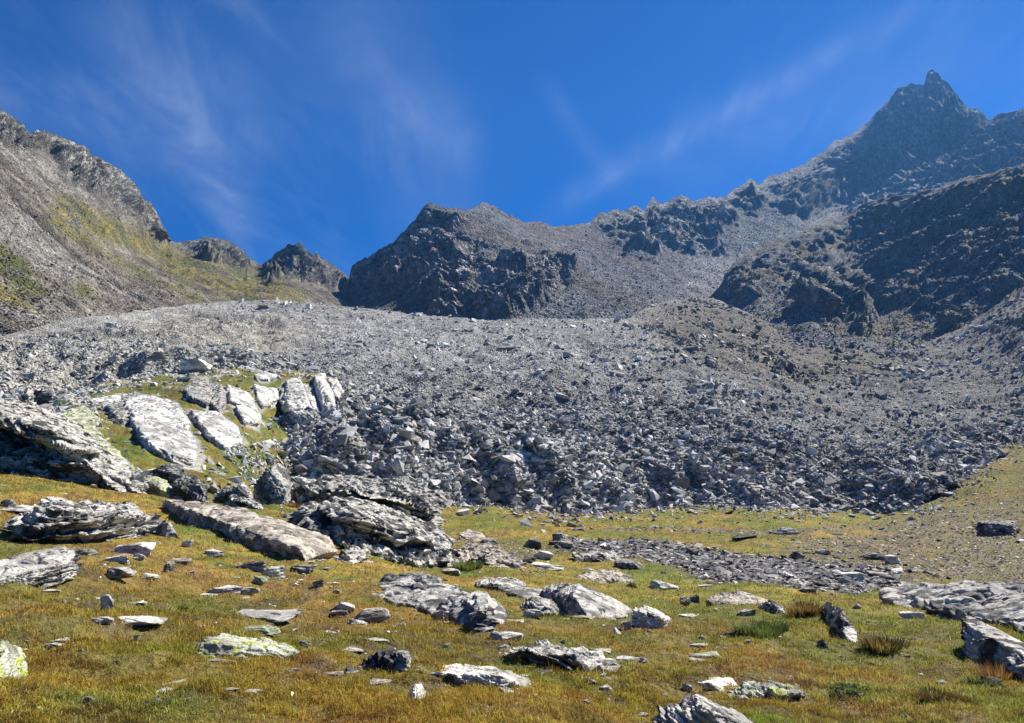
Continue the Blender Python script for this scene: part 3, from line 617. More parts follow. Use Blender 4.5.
rock('outcrop', 'grey layered outcrop of thin dark ledges between the pale-topped outcrop and the rubble', 'outcrop',
     [(288, 486, 2), (310, 478, 5), (350, 473, 7), (395, 478, 6), (427, 488, 5), (434, 500, 2.), (400, 494, 0), (330, 488, 0)], [(290, 507), (340, 509), (400, 513), (433, 517)], 'layer', 8, 0, 1.8, D0=42)
rock('boulder', 'upright grey boulder with a dark side standing below the green slope', 'boulder',
     [(253, 486, .6), (268, 468, .6), (274, 463, 1.), (285, 466, 1.8), (291, 478, 1.4), (287, 486, .4), (270, 471, 0), (265, 492, -.3)], [(256, 496), (266, 500), (284, 498)], 'grey', 60, 0, .5, D0=41)
rock('boulder', 'black cracked rounded boulder beside the pale lichened block', 'boulder',
     [(173, 487, .5), (180, 476, 1.), (195, 474, 1.3), (208, 486, 1.), (200, 485, .1), (182, 484, .1)], [(174, 500), (190, 503), (208, 501)], 'dark', 30, 0, 1., D0=34)
rock('boulder', 'small peaked boulder, half dark half pale, between the black and the upright grey boulder', 'boulder',
     [(214, 494, .4), (226, 487, .8), (243, 481, 1.), (252, 490, .8), (240, 486, .1)], [(214, 501), (232, 504), (253, 503)], 'grey', 40, 0, .7, D0=36)
rock('boulder', 'low broken rock with a black hollow at the upper end of the tan slab', 'boulder',
     [(228, 496, .6), (245, 496, .8), (258, 500, .7), (262, 506, .2), (235, 500, 0)], [(228, 506), (245, 510), (262, 510)], 'layer', 20, 0, 1.5, D0=32)
rock('boulder', 'black angular block perched on top of the pale lichened block', 'boulder',
     [(150, 470, .5), (168, 463, .8), (184, 464, 1.), (186, 472, .5), (165, 468, .1)], [(152, 477), (168, 481), (184, 478)], 'dark', 12, 0, .8, D0=37)
rock('boulder', 'pale green lichened block with a small dark hole below the black angular block', 'boulder',
     [(134, 479, .6), (150, 475, 1.), (168, 480, 1.2), (173, 490, .8), (160, 484, .1)], [(137, 492), (155, 499), (172, 500)], 'green', 30, 0, .6, D0=34)
rock('outcrop', 'dark overhanging layered outcrop with a black hollow above the green turf edge', 'outcrop',
     [(-60, 400, 9), (0, 410, 9), (45, 425, 8), (90, 445, 6), (110, 460, 5), (60, 450, 5), (0, 440, 6)], [(-60, 464), (0, 466), (60, 476), (110, 490), (136, 493)], 'layer', 24, 0, 1., D0=32,
     extra=[([(-60, 384, 8), (0, 397, 8), (40, 407, 8), (78, 424, 7), (100, 440, 5.5), (95, 452, 1.), (50, 430, -.4), (0, 413, -.6), (-60, 398, -.6)], [(-60, 464), (136, 493)], .4),
            ([(30, 425, 6), (90, 440, 5.5), (120, 460, 3.5), (138, 477, 1.8), (128, 484, .2), (95, 466, .2), (58, 443, .4)], [(64, 476), (90, 484), (112, 489), (137, 493)]),
            ([(-60, 448, 3), (0, 446, 3), (50, 452, 2.5), (60, 462, .6), (0, 456, .4), (-60, 454, .4)], [(-60, 466), (0, 466), (60, 475)])])
rock('outcrop', 'sloping yellow-green lichened bedrock above the pale lichened block', 'outcrop',
     [(62, 430, 5), (84, 424, 7), (104, 436, 6), (120, 452, 4), (138, 474, 1.5), (128, 480, .2), (100, 462, 1), (78, 440, 3)], [(96, 482), (128, 492)], 'green', 38, 0, .8, D0=36)
rock('outcrop', 'long low grey outcrop with a russet mossy hollow ending in a dark-sided block', 'outcrop',
     [(366, 590, 1), (385, 574, 2.6), (425, 572, 2.8), (448, 582, 2.5), (470, 592, 2.3), (460, 603, .6), (430, 600, .2), (395, 592, .2)], [(370, 594), (400, 599), (430, 612), (455, 618)], 'grey', 10, 0, .75,
     extra=[([(452, 592, 2), (480, 595, 1.8), (498, 602, 1.2), (497, 608, .4), (480, 608, -.1), (463, 606, 0)], [(462, 614), (472, 628), (486, 634), (496, 616)])])
rock('boulder', 'slanting slab-topped boulder with a black front face beside the white rounded boulder', 'boulder',
     [(541, 589, .7), (556, 583, 1.6), (578, 583, 1.8), (610, 596, 1.4), (631, 608, .9), (628, 613, .3), (606, 609, .0), (574, 597, -.0), (545, 588, .1)], [(543, 598), (567, 614), (590, 620), (610, 619), (629, 617)], 'grey', 20, 0, .35)
rock('boulder', 'white rounded boulder against the low end of the slab-topped boulder', 'boulder',
     [(632, 611, .3), (645, 606, .6), (655, 608, .6), (672, 619, .4), (660, 614, .0), (640, 611, 0)], [(630, 625), (650, 629), (668, 626), (672, 621)], 'pale', 30, 0, .8)
rock('boulder', 'flat-topped ledge rock with a black undercut uphill of the slab-topped boulder', 'boulder',
     [(478, 581, .8), (490, 577, 1.6), (512, 577, 1.8), (528, 584, 1.2), (520, 586, 0), (490, 583, 0)], [(480, 588), (505, 592), (527, 590)], 'layer', 10, 0, 1.)
rock('boulder', 'thin flat slab bridging to the slab-topped boulder, dark edge towards the camera', 'slab',
     [(507, 590, .7), (520, 587, 1.3), (543, 588, 1.4), (543, 593, .2), (512, 592, 0)], [(508, 596), (528, 599), (543, 598)], 'grey', 6, 0, .5)
rock('boulder', 'low grey mottled rock tucked under the slab-topped boulder', 'boulder',
     [(521, 603, .5), (532, 597, 1.), (550, 598, 1.2), (565, 610, .7), (545, 606, 0)], [(520, 610), (545, 617), (567, 616)], 'grey', 18, 0, 1.)
rock('outcrop', 'low jagged layered ledge lying alone in the green turf', 'outcrop',
     [(508, 650, .25), (520, 646, .6), (560, 647, .9), (588, 649, .9), (604, 661, .6), (606, 668, .1), (570, 656, 0), (520, 651, 0)], [(510, 656), (550, 665), (590, 676), (606, 673)], 'layer', 10, 0, 1.8)
rock('boulder', 'long smooth white rock rising from straw-coloured turf', 'boulder',
     [(430, 668, .3), (455, 663, .5), (490, 666, .5), (528, 679, .35), (530, 683, .1), (500, 675, .02), (460, 670, .0)], [(430, 674), (460, 679), (500, 688), (528, 690)], 'pale', 12, 0, .6)
rock('boulder', 'black-faced stone with a thin white rim half sunk in straw-coloured turf', 'boulder',
     [(362, 659, .1), (376, 651, .2), (395, 649, .25), (408, 651, .25), (413, 660, .2), (405, 652, .04)], [(360, 668), (385, 670), (408, 671)], 'dark', 30, 0, .7)
rock('boulder', 'upright egg-shaped white stone below the long smooth white rock', 'boulder',
     [(409, 692, .08), (414, 683, .12), (422, 683, .12), (426, 692, .1)], [(408, 701), (416, 704), (426, 700)], 'pale', 60, 0, .6)
rock('slab', 'low pale lichened slab with one black end on the grassy slope', 'slab',
     [(204, 637, .3), (222, 635, .45), (262, 638, .5), (296, 648, .4), (298, 652, .05), (250, 643, 0), (206, 641, 0)], [(197, 656), (214, 656), (260, 655), (298, 656)], 'green', 8, 0, .6)
rock('boulder', 'big angular grey boulder cut off by the bottom edge of the view', 'boulder',
     [(657, 714, .25), (672, 702, .5), (695, 693, .6), (716, 703, .55), (735, 712, .5), (755, 722, .4), (745, 725, 0), (700, 706, .0), (690, 718, -.12)], [(655, 726), (700, 745), (757, 738)], 'grey', 35, 0, .8)
rock('slab', 'flat white pointed stone uphill of the big angular boulder', 'slab',
     [(690, 678, .3), (710, 678, .35), (742, 675, .4), (735, 686, .05), (710, 683, 0)], [(694, 682), (722, 692), (738, 686)], 'pale', 4, 0, .4)
rock('boulder', 'lumpy grey-green rock with a dark mossy end on bright turf', 'boulder',
     [(736, 688, .2), (748, 682, .35), (785, 684, .45), (806, 688, .4), (812, 695, .2), (780, 690, 0)], [(734, 697), (752, 699), (785, 704), (811, 698)], 'green', 10, 0, 1.4)
rock('slab', 'tan flat slab pointing uphill from the wet rubble channel', 'slab',
     [(706, 601, .4), (722, 593, 1.2), (740, 590, 1.4), (752, 595, 1.), (770, 600, .8), (745, 602, .1), (720, 601, 0)], [(706, 603), (735, 605), (768, 604)], 'tan', 8, 0, .7)
rock('boulder', 'dark knobbly rock in grass just right of the tan flat slab', 'boulder',
     [(760, 604, .3), (772, 600, .6), (784, 607, .5), (775, 605, 0)], [(760, 609), (774, 614), (785, 613)], 'layer', 16, 0, 1.4)
rock('slab', 'leaning narrow slab with a black layered side in the turf below the rubble channel', 'slab',
     [(822, 606, .4), (829, 603, .6), (841, 608, .6), (858, 634, .35), (857, 640, .1), (842, 630, -.1), (828, 613, -.05)], [(824, 616), (835, 634), (848, 643), (858, 643)], 'layer', 50, 0, .45)
rock('outcrop', 'broad flat grey outcrop of fine layers beyond the leaning pale-topped slab', 'outcrop',
     [(891, 592, 1.), (905, 585, 3.), (960, 583, 4.5), (1070, 585, 4.5), (1110, 600, 3.), (1100, 640, .2), (1024, 626, .1), (975, 613, .1), (930, 606, .1), (893, 600, .1)], [(890, 605), (930, 612), (975, 620), (1024, 635), (1090, 650)], 'grey', 5, 0, .7)
rock('slab', 'big leaning pale-topped slab with a black underside in front of the flat grey outcrop', 'slab',
     [(962, 619, .5), (970, 616, .9), (1024, 644, 1.), (1080, 672, 1.), (1090, 690, .1), (1024, 658, -.2), (990, 640, -.15), (968, 625, 0)], [(967, 655), (980, 659), (998, 663), (1024, 669), (1085, 700)], 'layer', 26, 0, .5)
rock('boulder', 'dark box-shaped block alone on the far stony slope', 'boulder',
     [(977, 521, 1.), (992, 519, 3), (1012, 521, 3), (1020, 528, 2), (1012, 525, .3), (978, 522, 0)], [(977, 536), (1000, 537), (1013, 536), (1020, 532)], 'dark', 4, 0, .5)
rock('outcrop', 'pinkish broken outcrop strewn over the meadow beyond the long low grey outcrop', 'outcrop',
     [(457, 553, 2), (470, 544, 6), (500, 547, 6), (518, 560, 2.5), (515, 565, 0), (480, 556, 0)], [(457, 560), (485, 563), (518, 568)], 'tan', 8, 0, 1.8)
rock('boulder', 'tan-topped boulder with a black undercut, in a line with the knoll', 'boulder',
     [(459, 533, 1.), (468, 529, 3.), (480, 531, 3), (486, 537, 1.)], [(459, 540), (474, 542), (486, 541)], 'tan', 5, 0, 1.)
rock('boulder', 'long dark layered rock, grass on top, near the head of the rubble channel', 'boulder',
     [(575, 556, .8), (590, 551, 2.4), (612, 550, 2.4), (622, 556, 1), (600, 555, 0)], [(575, 562), (595, 562), (621, 561)], 'layer', 6, 0, 1.4)
rock('boulder', 'black flat-topped block facing the pale flat stones near the rubble channel', 'boulder',
     [(614, 560, .8), (625, 558, 1.6), (641, 562, 1.2), (632, 563, 0), (616, 562, 0)], [(614, 567), (628, 569), (641, 569)], 'dark', 4, 0, .6)
rock('outcrop', 'pale flat rosy-tinged rocks sunk in bright turf beside a small green bush', 'outcrop',
     [(581, 576, .8), (604, 568, 2.4), (618, 571, 2), (631, 579, .8), (605, 577, 0)], [(583, 580), (605, 583), (630, 582)], 'tan', 6, 0, 1.2)
rock('slab', 'dark tilted slab on the near bank of the rubble channel', 'slab',
     [(680, 561, .5), (686, 560, 1.5), (704, 568, 1.), (700, 569, 0)], [(682, 565), (702, 572)], 'dark', 20, 0, .6)

# ---- pale bedrock slabs on the green slope
for lb, poly, th in SL:
    plate('bedrock_slab', lb, 'slab', poly, th, 'green' if 'lichened' in lb else 'grey' if 'grey' in lb else 'white', 'pale bedrock slabs on the green slope', None, 35 if 'rib' not in lb else 60)

# ---- stones: shared meshes of a few kinds, placed one by one
def stone_mesh(k, flat, n=13, sub=3, amp=.06):
    r_ = np.random.default_rng(100 + k); p = r_.normal(size=(n, 3)); p /= np.abs(p).max(1)[:, None] ** .75 * np.linalg.norm(p, axis=1)[:, None] ** .25
    p *= [1, .75, flat]; p = p / np.array([np.ptp(p[:, 0]), np.ptp(p[:, 1]) / .8, np.ptp(p[:, 2])]); p[:, 2] -= p[:, 2].min()
    bm = hull([Vector(q) for q in p]); bmesh.ops.triangulate(bm, faces=bm.faces)
    if sub:
        bmesh.ops.subdivide_edges(bm, edges=bm.edges, cuts=2 ** sub - 1, use_grid_fill=True); bmesh.ops.triangulate(bm, faces=bm.faces)
    me = bpy.data.meshes.new('stone'); bm.to_mesh(me); bm.free()
    if sub:
        nv = len(me.vertices); V = np.empty(nv * 3, np.float32); N = V.copy(); me.vertices.foreach_get('co', V); me.vertex_normals.foreach_get('vector', N)
        V = V.reshape(-1, 3).astype(float); N = N.reshape(-1, 3)
        lay = pn(np.stack([V[:, 2] * 9 + k, V[:, 0] * 2, V[:, 1] * 2], 1)); side = 1 - N[:, 2] ** 2
        V += N * (amp * (fbm(V * 2.5 + k * 3, 4) + .7 * lay * side))[:, None]; me.vertices.foreach_set('co', V.astype(np.float32).ravel()); me.update()
    return me
TONES = ['pale', 'grey', 'dark', 'tan', 'green', 'layer']
SM = {}
def stone_obj(name, tone, k):
    key = (tone, k)
    if key not in SM:
        me = stone_mesh(k, .5); me.name = 'stone'; me.materials.append(M[tone]); SM[key] = me
    o = bpy.data.objects.new(name, SM[key]); COL.objects.link(o); return o
rs = random.Random(5)
def stone(x0, x1, y0, y1, tone, label, group=None, cat='stone', name='stone'):
    """a stone seen between x0..x1 and y0..y1, standing on the ground"""
    h = hit((x0 + x1) / 2, y1 - .15 * (y1 - y0), (Hs, S, G)); p, nn = h; px = p.y / F
    w = (x1 - x0) * px; hh = (y1 - y0) * px
    o = stone_obj(name, tone, rs.randrange(7))
    dep = w * rs.uniform(.5, .75); slope = abs(CAM[2] - p.z) / p.y
    hz_ = max(hh - dep * slope * .8, hh * .45) * 1.25
    rot = rs.choice((0, math.pi)) + rs.uniform(-.35, .35)
    o.scale = (w * 1.06, dep * 1.25, hz_ + w * .05); o.location = (p.x, p.y + dep * .25, p.z - w * .05 - hz_ * .2)
    o.rotation_euler = (0, rs.uniform(-.1, .1), rot); tag(o, label, cat, group); FOOT.append((p.x, p.y + dep * .2, w * .48, dep * .5)); return o
ST = [  # x0, x1, y0, y1, tone, label
    (120, 155, 543, 556, 'pale', 'white hook-shaped stone on turf in front of the big dark boulder'),
    (155, 177, 524, 539, 'grey', 'pale cracked rock at the thin end of the big dark boulder'),
    (104, 130, 568, 581, 'grey', 'mottled grey stone among russet turf downhill of the white hook-shaped stone'),
    (101, 112, 597, 613, 'pale', 'upright pale stone standing above two long white ones'),
    (91, 109, 617, 625, 'pale', 'short white stone below the upright pale stone'),
    (112, 156, 615, 626, 'pale', 'long curved white stone beside the short white one in straw-coloured turf'),
    (43, 60, 643, 649, 'pale', 'thin white stone near the yellow-lichened block'),
    (0, 39, 506, 515, 'pale', 'long thin white ledge behind the dark layered boulder'),
    (0, 17, 500, 508, 'dark', 'dark crusty rock behind the long thin white ledge'),
    (235, 270, 561, 571, 'grey', 'flat striped stone, upper of two lying together below the tan slab'),
    (262, 284, 568, 579, 'pale', 'white stone lying against the flat striped one below the tan slab'),
    (254, 268, 577, 585, 'green', 'small lichened stone just below the white one under the tan slab'),
    (210, 240, 586, 593, 'pale', 'long thin white stone, first of a pair end to end'),
    (241, 257, 588, 596, 'pale', 'shorter white stone, second of a pair end to end'),
    (313, 325, 580, 587, 'green', 'small green-white stone alone below the dark outcrop'),
    (291, 314, 565, 575, 'grey', 'thin slanting stone just below the end of the tan slab'),
    (205, 222, 550, 557, 'pale', 'small stone, dark one end and white the other, below the tan slab'),
    (234, 301, 611, 620, 'grey', 'long flat grey stone uphill of the low lichened slab'),
    (238, 279, 624, 635, 'green', 'curved lichened stone between the flat grey stone and the low lichened slab'),
    (299, 308, 641, 648, 'grey', 'small grey stone at the tail of the low lichened slab'),
    (326, 352, 602, 613, 'pale', 'long white stone slanting down the grassy slope, upper half'),
    (350, 387, 609, 626, 'tan', 'long tan stone slanting down the grassy slope, lower half'),
    (344, 366, 619, 626, 'pale', 'low white stone tucked under the slanting tan stone'),
    (432, 444, 611, 621, 'pale', 'white-tipped stone with a dark tail below the long low grey outcrop'),
    (488, 520, 631, 641, 'pale', 'white flat stone just past the dark-sided end block'),
    (524, 543, 610, 619, 'pale', 'small cream stone at the foot of the low grey mottled rock'),
    (617, 645, 656, 662, 'pale', 'thin white stone alone right of the jagged layered ledge'),
    (598, 613, 686, 693, 'pale', 'small white stone downhill of the jagged layered ledge'),
    (622, 632, 621, 630, 'pale', 'small pale wedge in front of the white rounded boulder'),
    (649, 676, 581, 591, 'pale', 'cluster-like white stone right of the small green bush'),
    (680, 690, 598, 607, 'tan', 'little leaning tan stone beside a black pebble'),
    (691, 701, 596, 603, 'dark', 'round black stone between the leaning tan stone and the tan slab'),
    (552, 566, 534, 542, 'dark', 'dark peaked boulder alone on the level meadow'),
    (550, 573, 541, 549, 'tan', 'flat rosy stone right below the dark peaked boulder'),
    (528, 551, 551, 560, 'pale', 'upper flat cream stone in the level meadow'),
    (532, 561, 563, 570, 'pale', 'lower flat cream stone in the level meadow'),
    (518, 536, 558, 564, 'dark', 'small black-edged slab beside the upper flat cream stone'),
    (520, 541, 539, 549, 'grey', 'grey crumbled rock left of the flat rosy stone'),
    (481, 498, 538, 545, 'grey', 'grey stone beyond the tan-topped undercut boulder'),
    (440, 457, 569, 576, 'pale', 'thin cream stone in tall grass by the largest outcrop'),
    (608, 619, 546, 551, 'pale', 'cream stone at the very head of the rubble channel'),
    (674, 687, 546, 552, 'pale', 'cream stone on the far bank of the rubble channel'),
    (774, 798, 528, 536, 'grey', 'white-capped boulder on the level meadow near the pale streambed'),
    (733, 754, 535, 540, 'dark', 'low black rock left of the white-capped boulder'),
    (784, 803, 552, 562, 'dark', 'black boulder with a white end at the edge of the stony ground'),
    (817, 831, 550, 555, 'grey', 'small grey flat stone on stony ground right of the black boulder'),
    (844, 866, 572, 581, 'pale', 'smooth white boulder beside the broad end of the rubble channel'),
    (867, 887, 554, 561, 'dark', 'black stone next to a large white one on the stony ground'),
    (884, 902, 556, 566, 'pale', 'large white stone on the stony ground next to a black one'),
    (871, 892, 572, 578, 'tan', 'thin tan plank-like stone between two white stones'),
    (891, 909, 569, 574, 'pale', 'small bright white stone beyond the plank-like stone'),
    (904, 927, 611, 620, 'pale', 'white stone in turf right below the broad flat outcrop'),
    (982, 1001, 676, 685, 'grey', 'grey stones in green herbs under the leaning slab'),
    (936, 950, 681, 688, 'grey', 'small grey stone on top of the dark tussock'),
    (697, 725, 652, 662, 'green', 'grey-green stone midway between the jagged ledge and the leaning slab'),
    (682, 692, 684, 691, 'pale', 'small white stone uphill of the big angular boulder'),
    (820, 830, 640, 650, 'dark', 'small dark stone under the narrow leaning slab'),
    (739, 757, 610, 617, 'tan', 'thin tan stone below the dark knobbly rock'),
    (800, 817, 588, 594, 'dark', 'dark flat stone on the turf edge of the rubble channel'),
    (852, 860, 604, 610, 'pale', 'tiny white stone between the leaning slab and the flat outcrop'),
    (83, 92, 697, 705, 'green', 'small yellow-green stone low in the straw-coloured turf'),
    (178, 206, 359, 375, 'pale', 'big white block lying on the moraine above the green slope'),
    (498, 521, 344, 352, 'pale', 'pale flat slab alone high on the moraine face'),
    (806, 818, 448, 457, 'pale', 'bright white block conspicuous in the dark rubble'),
    (152, 168, 352, 361, 'tan', 'large tan block half sunk in the moraine gravel'),
    (105, 116, 322, 329, 'pale', 'pale block on the far crest of the scree'),
    (24, 50, 392, 406, 'dark', 'large dark block in the pale scree above the overhanging outcrop'),
    (50, 62, 400, 410, 'green', 'pale yellowish block in the scree by the large dark one'),
]
for x0, x1, y0, y1, t_, lb in ST: stone(x0, x1, y0, y1, t_, lb)
SMALL = [(105, 129, 555, 563), (131, 143, 554, 561), (162, 188, 558, 563), (163, 172, 564, 573), (188, 195, 571, 575), (135, 158, 573, 580), (183, 192, 541, 548), (76, 100, 549, 556), (133, 139, 635, 642), (182, 192, 541, 548), (180, 188, 560, 564),
         (264, 273, 553, 557), (281, 287, 551, 558), (230, 256, 587, 592), (332, 348, 610, 616), (443, 451, 644, 648), (637, 648, 713, 719), (660, 668, 694, 699), (586, 596, 679, 684), (580, 590, 700, 705), (699, 705, 636, 640), (640, 646, 658, 663), (661, 667, 571, 574), (270, 276, 655, 659), (238, 243, 676, 680), (225, 236, 660, 664), (186, 190, 698, 702), (166, 172, 700, 704), (148, 153, 711, 714), (60, 66, 600, 603), (335, 342, 590, 594), (398, 404, 603, 607), (560, 566, 640, 644), (646, 652, 630, 633), (745, 752, 640, 644), (780, 786, 655, 659), (858, 866, 693, 697), (905, 911, 655, 658), (870, 876, 662, 665), (960, 966, 604, 608)]
for i, (x0, x1, y0, y1) in enumerate(SMALL):
    up = y1 < 600
    stone(x0, x1, y0, y1, ('pale', 'pale', 'tan', 'grey')[i % 4], 'small pale stone scattered in the upper turf of the slope' if up else 'very small pale stone peeping out of the lower turf', 'small stones of the upper turf' if up else 'small stones of the lower turf')

for _ in range(70):
    cx_ = rs.uniform(40, 720); cy_ = rs.uniform(545, 712) if cx_ < 420 else rs.uniform(560, 700); w_ = rs.uniform(7, 20) * (.6 + (cy_ - 540) / 260)
    up = cy_ < 600
    stone(cx_, cx_ + w_, cy_ - w_ * .22, cy_, rs.choice(('pale', 'pale', 'tan', 'grey')), 'small pale stone scattered in the upper turf of the slope' if up else 'very small pale stone peeping out of the lower turf', 'small stones of the upper turf' if up else 'small stones of the lower turf')

# ---- loose rubble
LOW = []
for k in range(16):
    me = stone_mesh(40 + k, .5, 9 + k % 3, 0); bm = bmesh.new(); bm.from_mesh(me); bmesh.ops.triangulate(bm, faces=bm.faces)
    LOW.append((np.array([v.co[:] for v in bm.verts]) - [0, 0, .35], np.array([[v.index for v in f.verts] for f in bm.faces]))); bm.free(); bpy.data.meshes.remove(me)
def sample(sh, n, wfun):
    P = sh['P'][:sh['ny']]; c = (P[:-1, :-1] + P[1:, 1:]) / 2; PX = sh['PX'][:-1, :-1]; PY = sh['PY'][:-1, :-1]; D = sh['D'][:-1, :-1]
    area = np.abs(sh['PX'][0, 1] - sh['PX'][0, 0]) * np.abs(PY - sh['PY'][1:, :-1])
    w = np.clip(wfun(c, PX, PY, D), 0, None) * area * ((PX > -60) & (PX < 1090)); w = w.ravel() / w.sum()
    idx = rng.choice(w.size, n, p=w); i, j = np.unravel_index(idx, PX.shape); a, b = rng.random(n)[:, None], rng.random(n)[:, None]
    pos = P[i, j] * (1 - a) * (1 - b) + P[i + 1, j] * a * (1 - b) + P[i, j + 1] * (1 - a) * b + P[i + 1, j + 1] * a * b
    C = sh['C'][:sh['ny']][i, j]; return pos, C, D[i, j], PX[i, j], PY[i, j]
def rand_rot(n, tilt=.6):
    yaw = rng.random(n) * 2 * math.pi; t = rng.normal(size=n) * tilt; u_ = rng.normal(size=n) * tilt
    cy, sy, ct, st, cu, su = np.cos(yaw), np.sin(yaw), np.cos(t), np.sin(t), np.cos(u_), np.sin(u_); z = np.zeros(n); o = np.ones(n)
    Rz = np.stack([cy, -sy, z, sy, cy, z, z, z, o], 1).reshape(-1, 3, 3); Rx = np.stack([o, z, z, z, ct, -st, z, st, ct], 1).reshape(-1, 3, 3); Ry = np.stack([cu, z, su, z, o, z, -su, z, cu], 1).reshape(-1, 3, 3)
    return Rx @ Ry @ Rz
def rubble(name, pos, size, col, m, tilt=.6, flat=(.35, .8)):
    VV, FF, CC, base = [], [], [], 0
    which = rng.integers(0, len(LOW), len(pos)); Rm = rand_rot(len(pos), tilt)
    sx = size[:, None] * np.stack([rng.uniform(.8, 1.4, len(pos)), rng.uniform(.7, 1.1, len(pos)), rng.uniform(*flat, len(pos))], 1)
    for k, (v, f) in enumerate(LOW):
        s = np.where(which == k)[0]
        if not len(s): continue
        q = np.einsum('nij,nvj->nvi', Rm[s], v[None] * sx[s][:, None]) + pos[s][:, None]
        VV.append(q.reshape(-1, 3)); FF.append((f[None] + (np.arange(len(s)) * len(v))[:, None, None] + base).reshape(-1, 3)); CC.append(np.repeat(col[s], len(v), 0)); base += len(s) * len(v)
    me = raw_mesh(name, np.concatenate(VV), np.concatenate(FF), 3, np.clip(np.concatenate(CC), .01, .8)); return tag(link(name, me, m), kind='stuff')
mat_rub = ground_mat('loose rock', bump=(.4, .1), s1=1.5, s2=7., var=.35, rough=.85)
def tint(C, n, spread=.45, lo=1.0):
    v = np.exp(rng.normal(size=n) * spread) * lo; return C * v[:, None] * (1 + rng.normal(size=(n, 1)) * np.array([[.04, 0, -.04]]))
NEAR = [0.]
pos, C, D, PX, PY = sample(G, 210000, lambda c, PX, PY, D: (1 + .8 * sstep(200, 120, D)) * (1 - .75 * inpoly(PX, PY, [(130, 328), (200, 314), (270, 316), (350, 335), (300, 347), (240, 352), (180, 350), (140, 345)], 9)))
sz = np.clip(np.exp(rng.normal(size=len(pos)) * .62) * (.30 + .14 * sstep(190, 130, D)) * (1 - .4 * sstep(260, 120, PX)), .15, 2.6); sz = np.maximum(sz, D / F * 1.0)
rubble('rubble', pos, sz, np.minimum(tint(C * 1.9, len(pos), .5), .48), mat_rub, .42, (.2, .6))
pos, C, D, PX, PY = sample(G, 7000, lambda c, PX, PY, D: sstep(140, 200, D) * (.25 * sstep(100, 330, PX) + .75 * sstep(560, 680, PX)) * np.exp(fl(fbm, c / 30. + 5, 3) * 3))
rubble('coarse_rubble', pos, np.clip(np.exp(rng.normal(size=len(pos)) * .45) * 1.25 * np.clip(D / 260, .7, 1.3), .5, 4.), tint(C * 1.7, len(pos), .5), mat_rub)
pos, C, D, PX, PY = sample(Cs, 22000, lambda c, PX, PY, D: sstep(230, 330, PY) + .1)
rubble('talus_rubble', pos, np.clip(np.exp(rng.normal(size=len(pos)) * .5) * 1.1, D / F * 1.1, 4.), tint(C * 1.1, len(pos), .45), mat_rub)
pos, C, D, PX, PY = sample(A, 20000, lambda c, PX, PY, D: .25 + 0 * PX + inpoly(PX, PY, [(590, 225), (700, 250), (800, 200), (1024, 110), (1024, 180), (740, 300), (640, 320), (500, 330)], 10))
rubble('scree_rubble', pos, np.clip(np.exp(rng.normal(size=len(pos)) * .4) * 1.3, D / F * 1.0, 6.), tint(C * .98, len(pos), .42), mat_rub)
pos, C, D, PX, PY = sample(Fs, 34000, lambda c, PX, PY, D: .15 + sstep(-150, 60, PY - 120 - PX * .8))
rubble('slope_rubble', pos, np.clip(np.exp(rng.normal(size=len(pos)) * .5) * .5, D / F * .9, 3.), tint(C * 1.05, len(pos), .42), mat_rub)
pos, C, D, PX, PY = sample(S, 5000, lambda c, PX, PY, D: .06 + sstep(120, 40, PX) + sstep(18, 4, PY - curve(S_top, PX)) * .7 + inpoly(PX, PY, [(215, 440), (250, 448), (300, 435), (310, 500), (270, 500)], 8) * .9)
rubble('slope_stones', pos, np.clip(np.exp(rng.normal(size=len(pos)) * .55) * .38, .12, 2.), tint(np.ones((len(pos), 3)) * [.36, .355, .33], len(pos), .3), mat_rub)
pos, C, D, PX, PY = sample(Hs, 52000, lambda c, PX, PY, D: (stony(c, PX, PY)[0] + stony(c, PX, PY)[1] * 1.4 + (.02 + .06 * sstep(.2, .6, fl(fbm, c / 5. + 12, 3))) * sstep(10, 30, D)) * (PY < 660))
ch = stony(pos[None], PX[None], PY[None])[1][0]
sz = np.where(ch > .3, np.clip(np.exp(rng.normal(size=len(pos)) * .55) * .16, .05, .8), np.clip(np.exp(rng.normal(size=len(pos)) * .5) * .09, .04, .6)) * np.clip(D / 40, .6, 1.6)
rubble('gravel', pos, sz, tint(mix(np.ones((len(pos), 3)) * [.21, .185, .15], np.array([.15, .145, .14]), ch), len(pos), .6), mat_rub, .25, (.18, .4))
pos, C, D, PX, PY = sample(Hs, 2600, lambda c, PX, PY, D: sstep(.0, .5, fl(fbm, c / 1.1 + 77, 4)) * (PY > 560))
rubble('pebbles', pos, np.clip(np.exp(rng.normal(size=len(pos)) * .5) * .022, .01, .12) * np.clip(D / 6, .7, 2.5), tint(np.ones((len(pos), 3)) * [.42, .39, .35], len(pos), .35), mat_rub, .3, (.3, .6))

pos, C, D, PX, PY = sample(Hs, 2600, lambda c, PX, PY, D: np.exp(-np.clip(PY - curve(H_top, PX), 0, 99) / (4 + 10 * sstep(870, 980, PX))) * (PX > 440) * (PY < curve(H_top, PX) + 45))
rubble('rubble_edge', pos, np.clip(np.exp(rng.normal(size=len(pos)) * .5) * .42, .15, 1.8), np.minimum(tint(np.ones((len(pos), 3)) * [.28, .275, .27], len(pos), .5), .5), mat_rub, .42, (.25, .6))

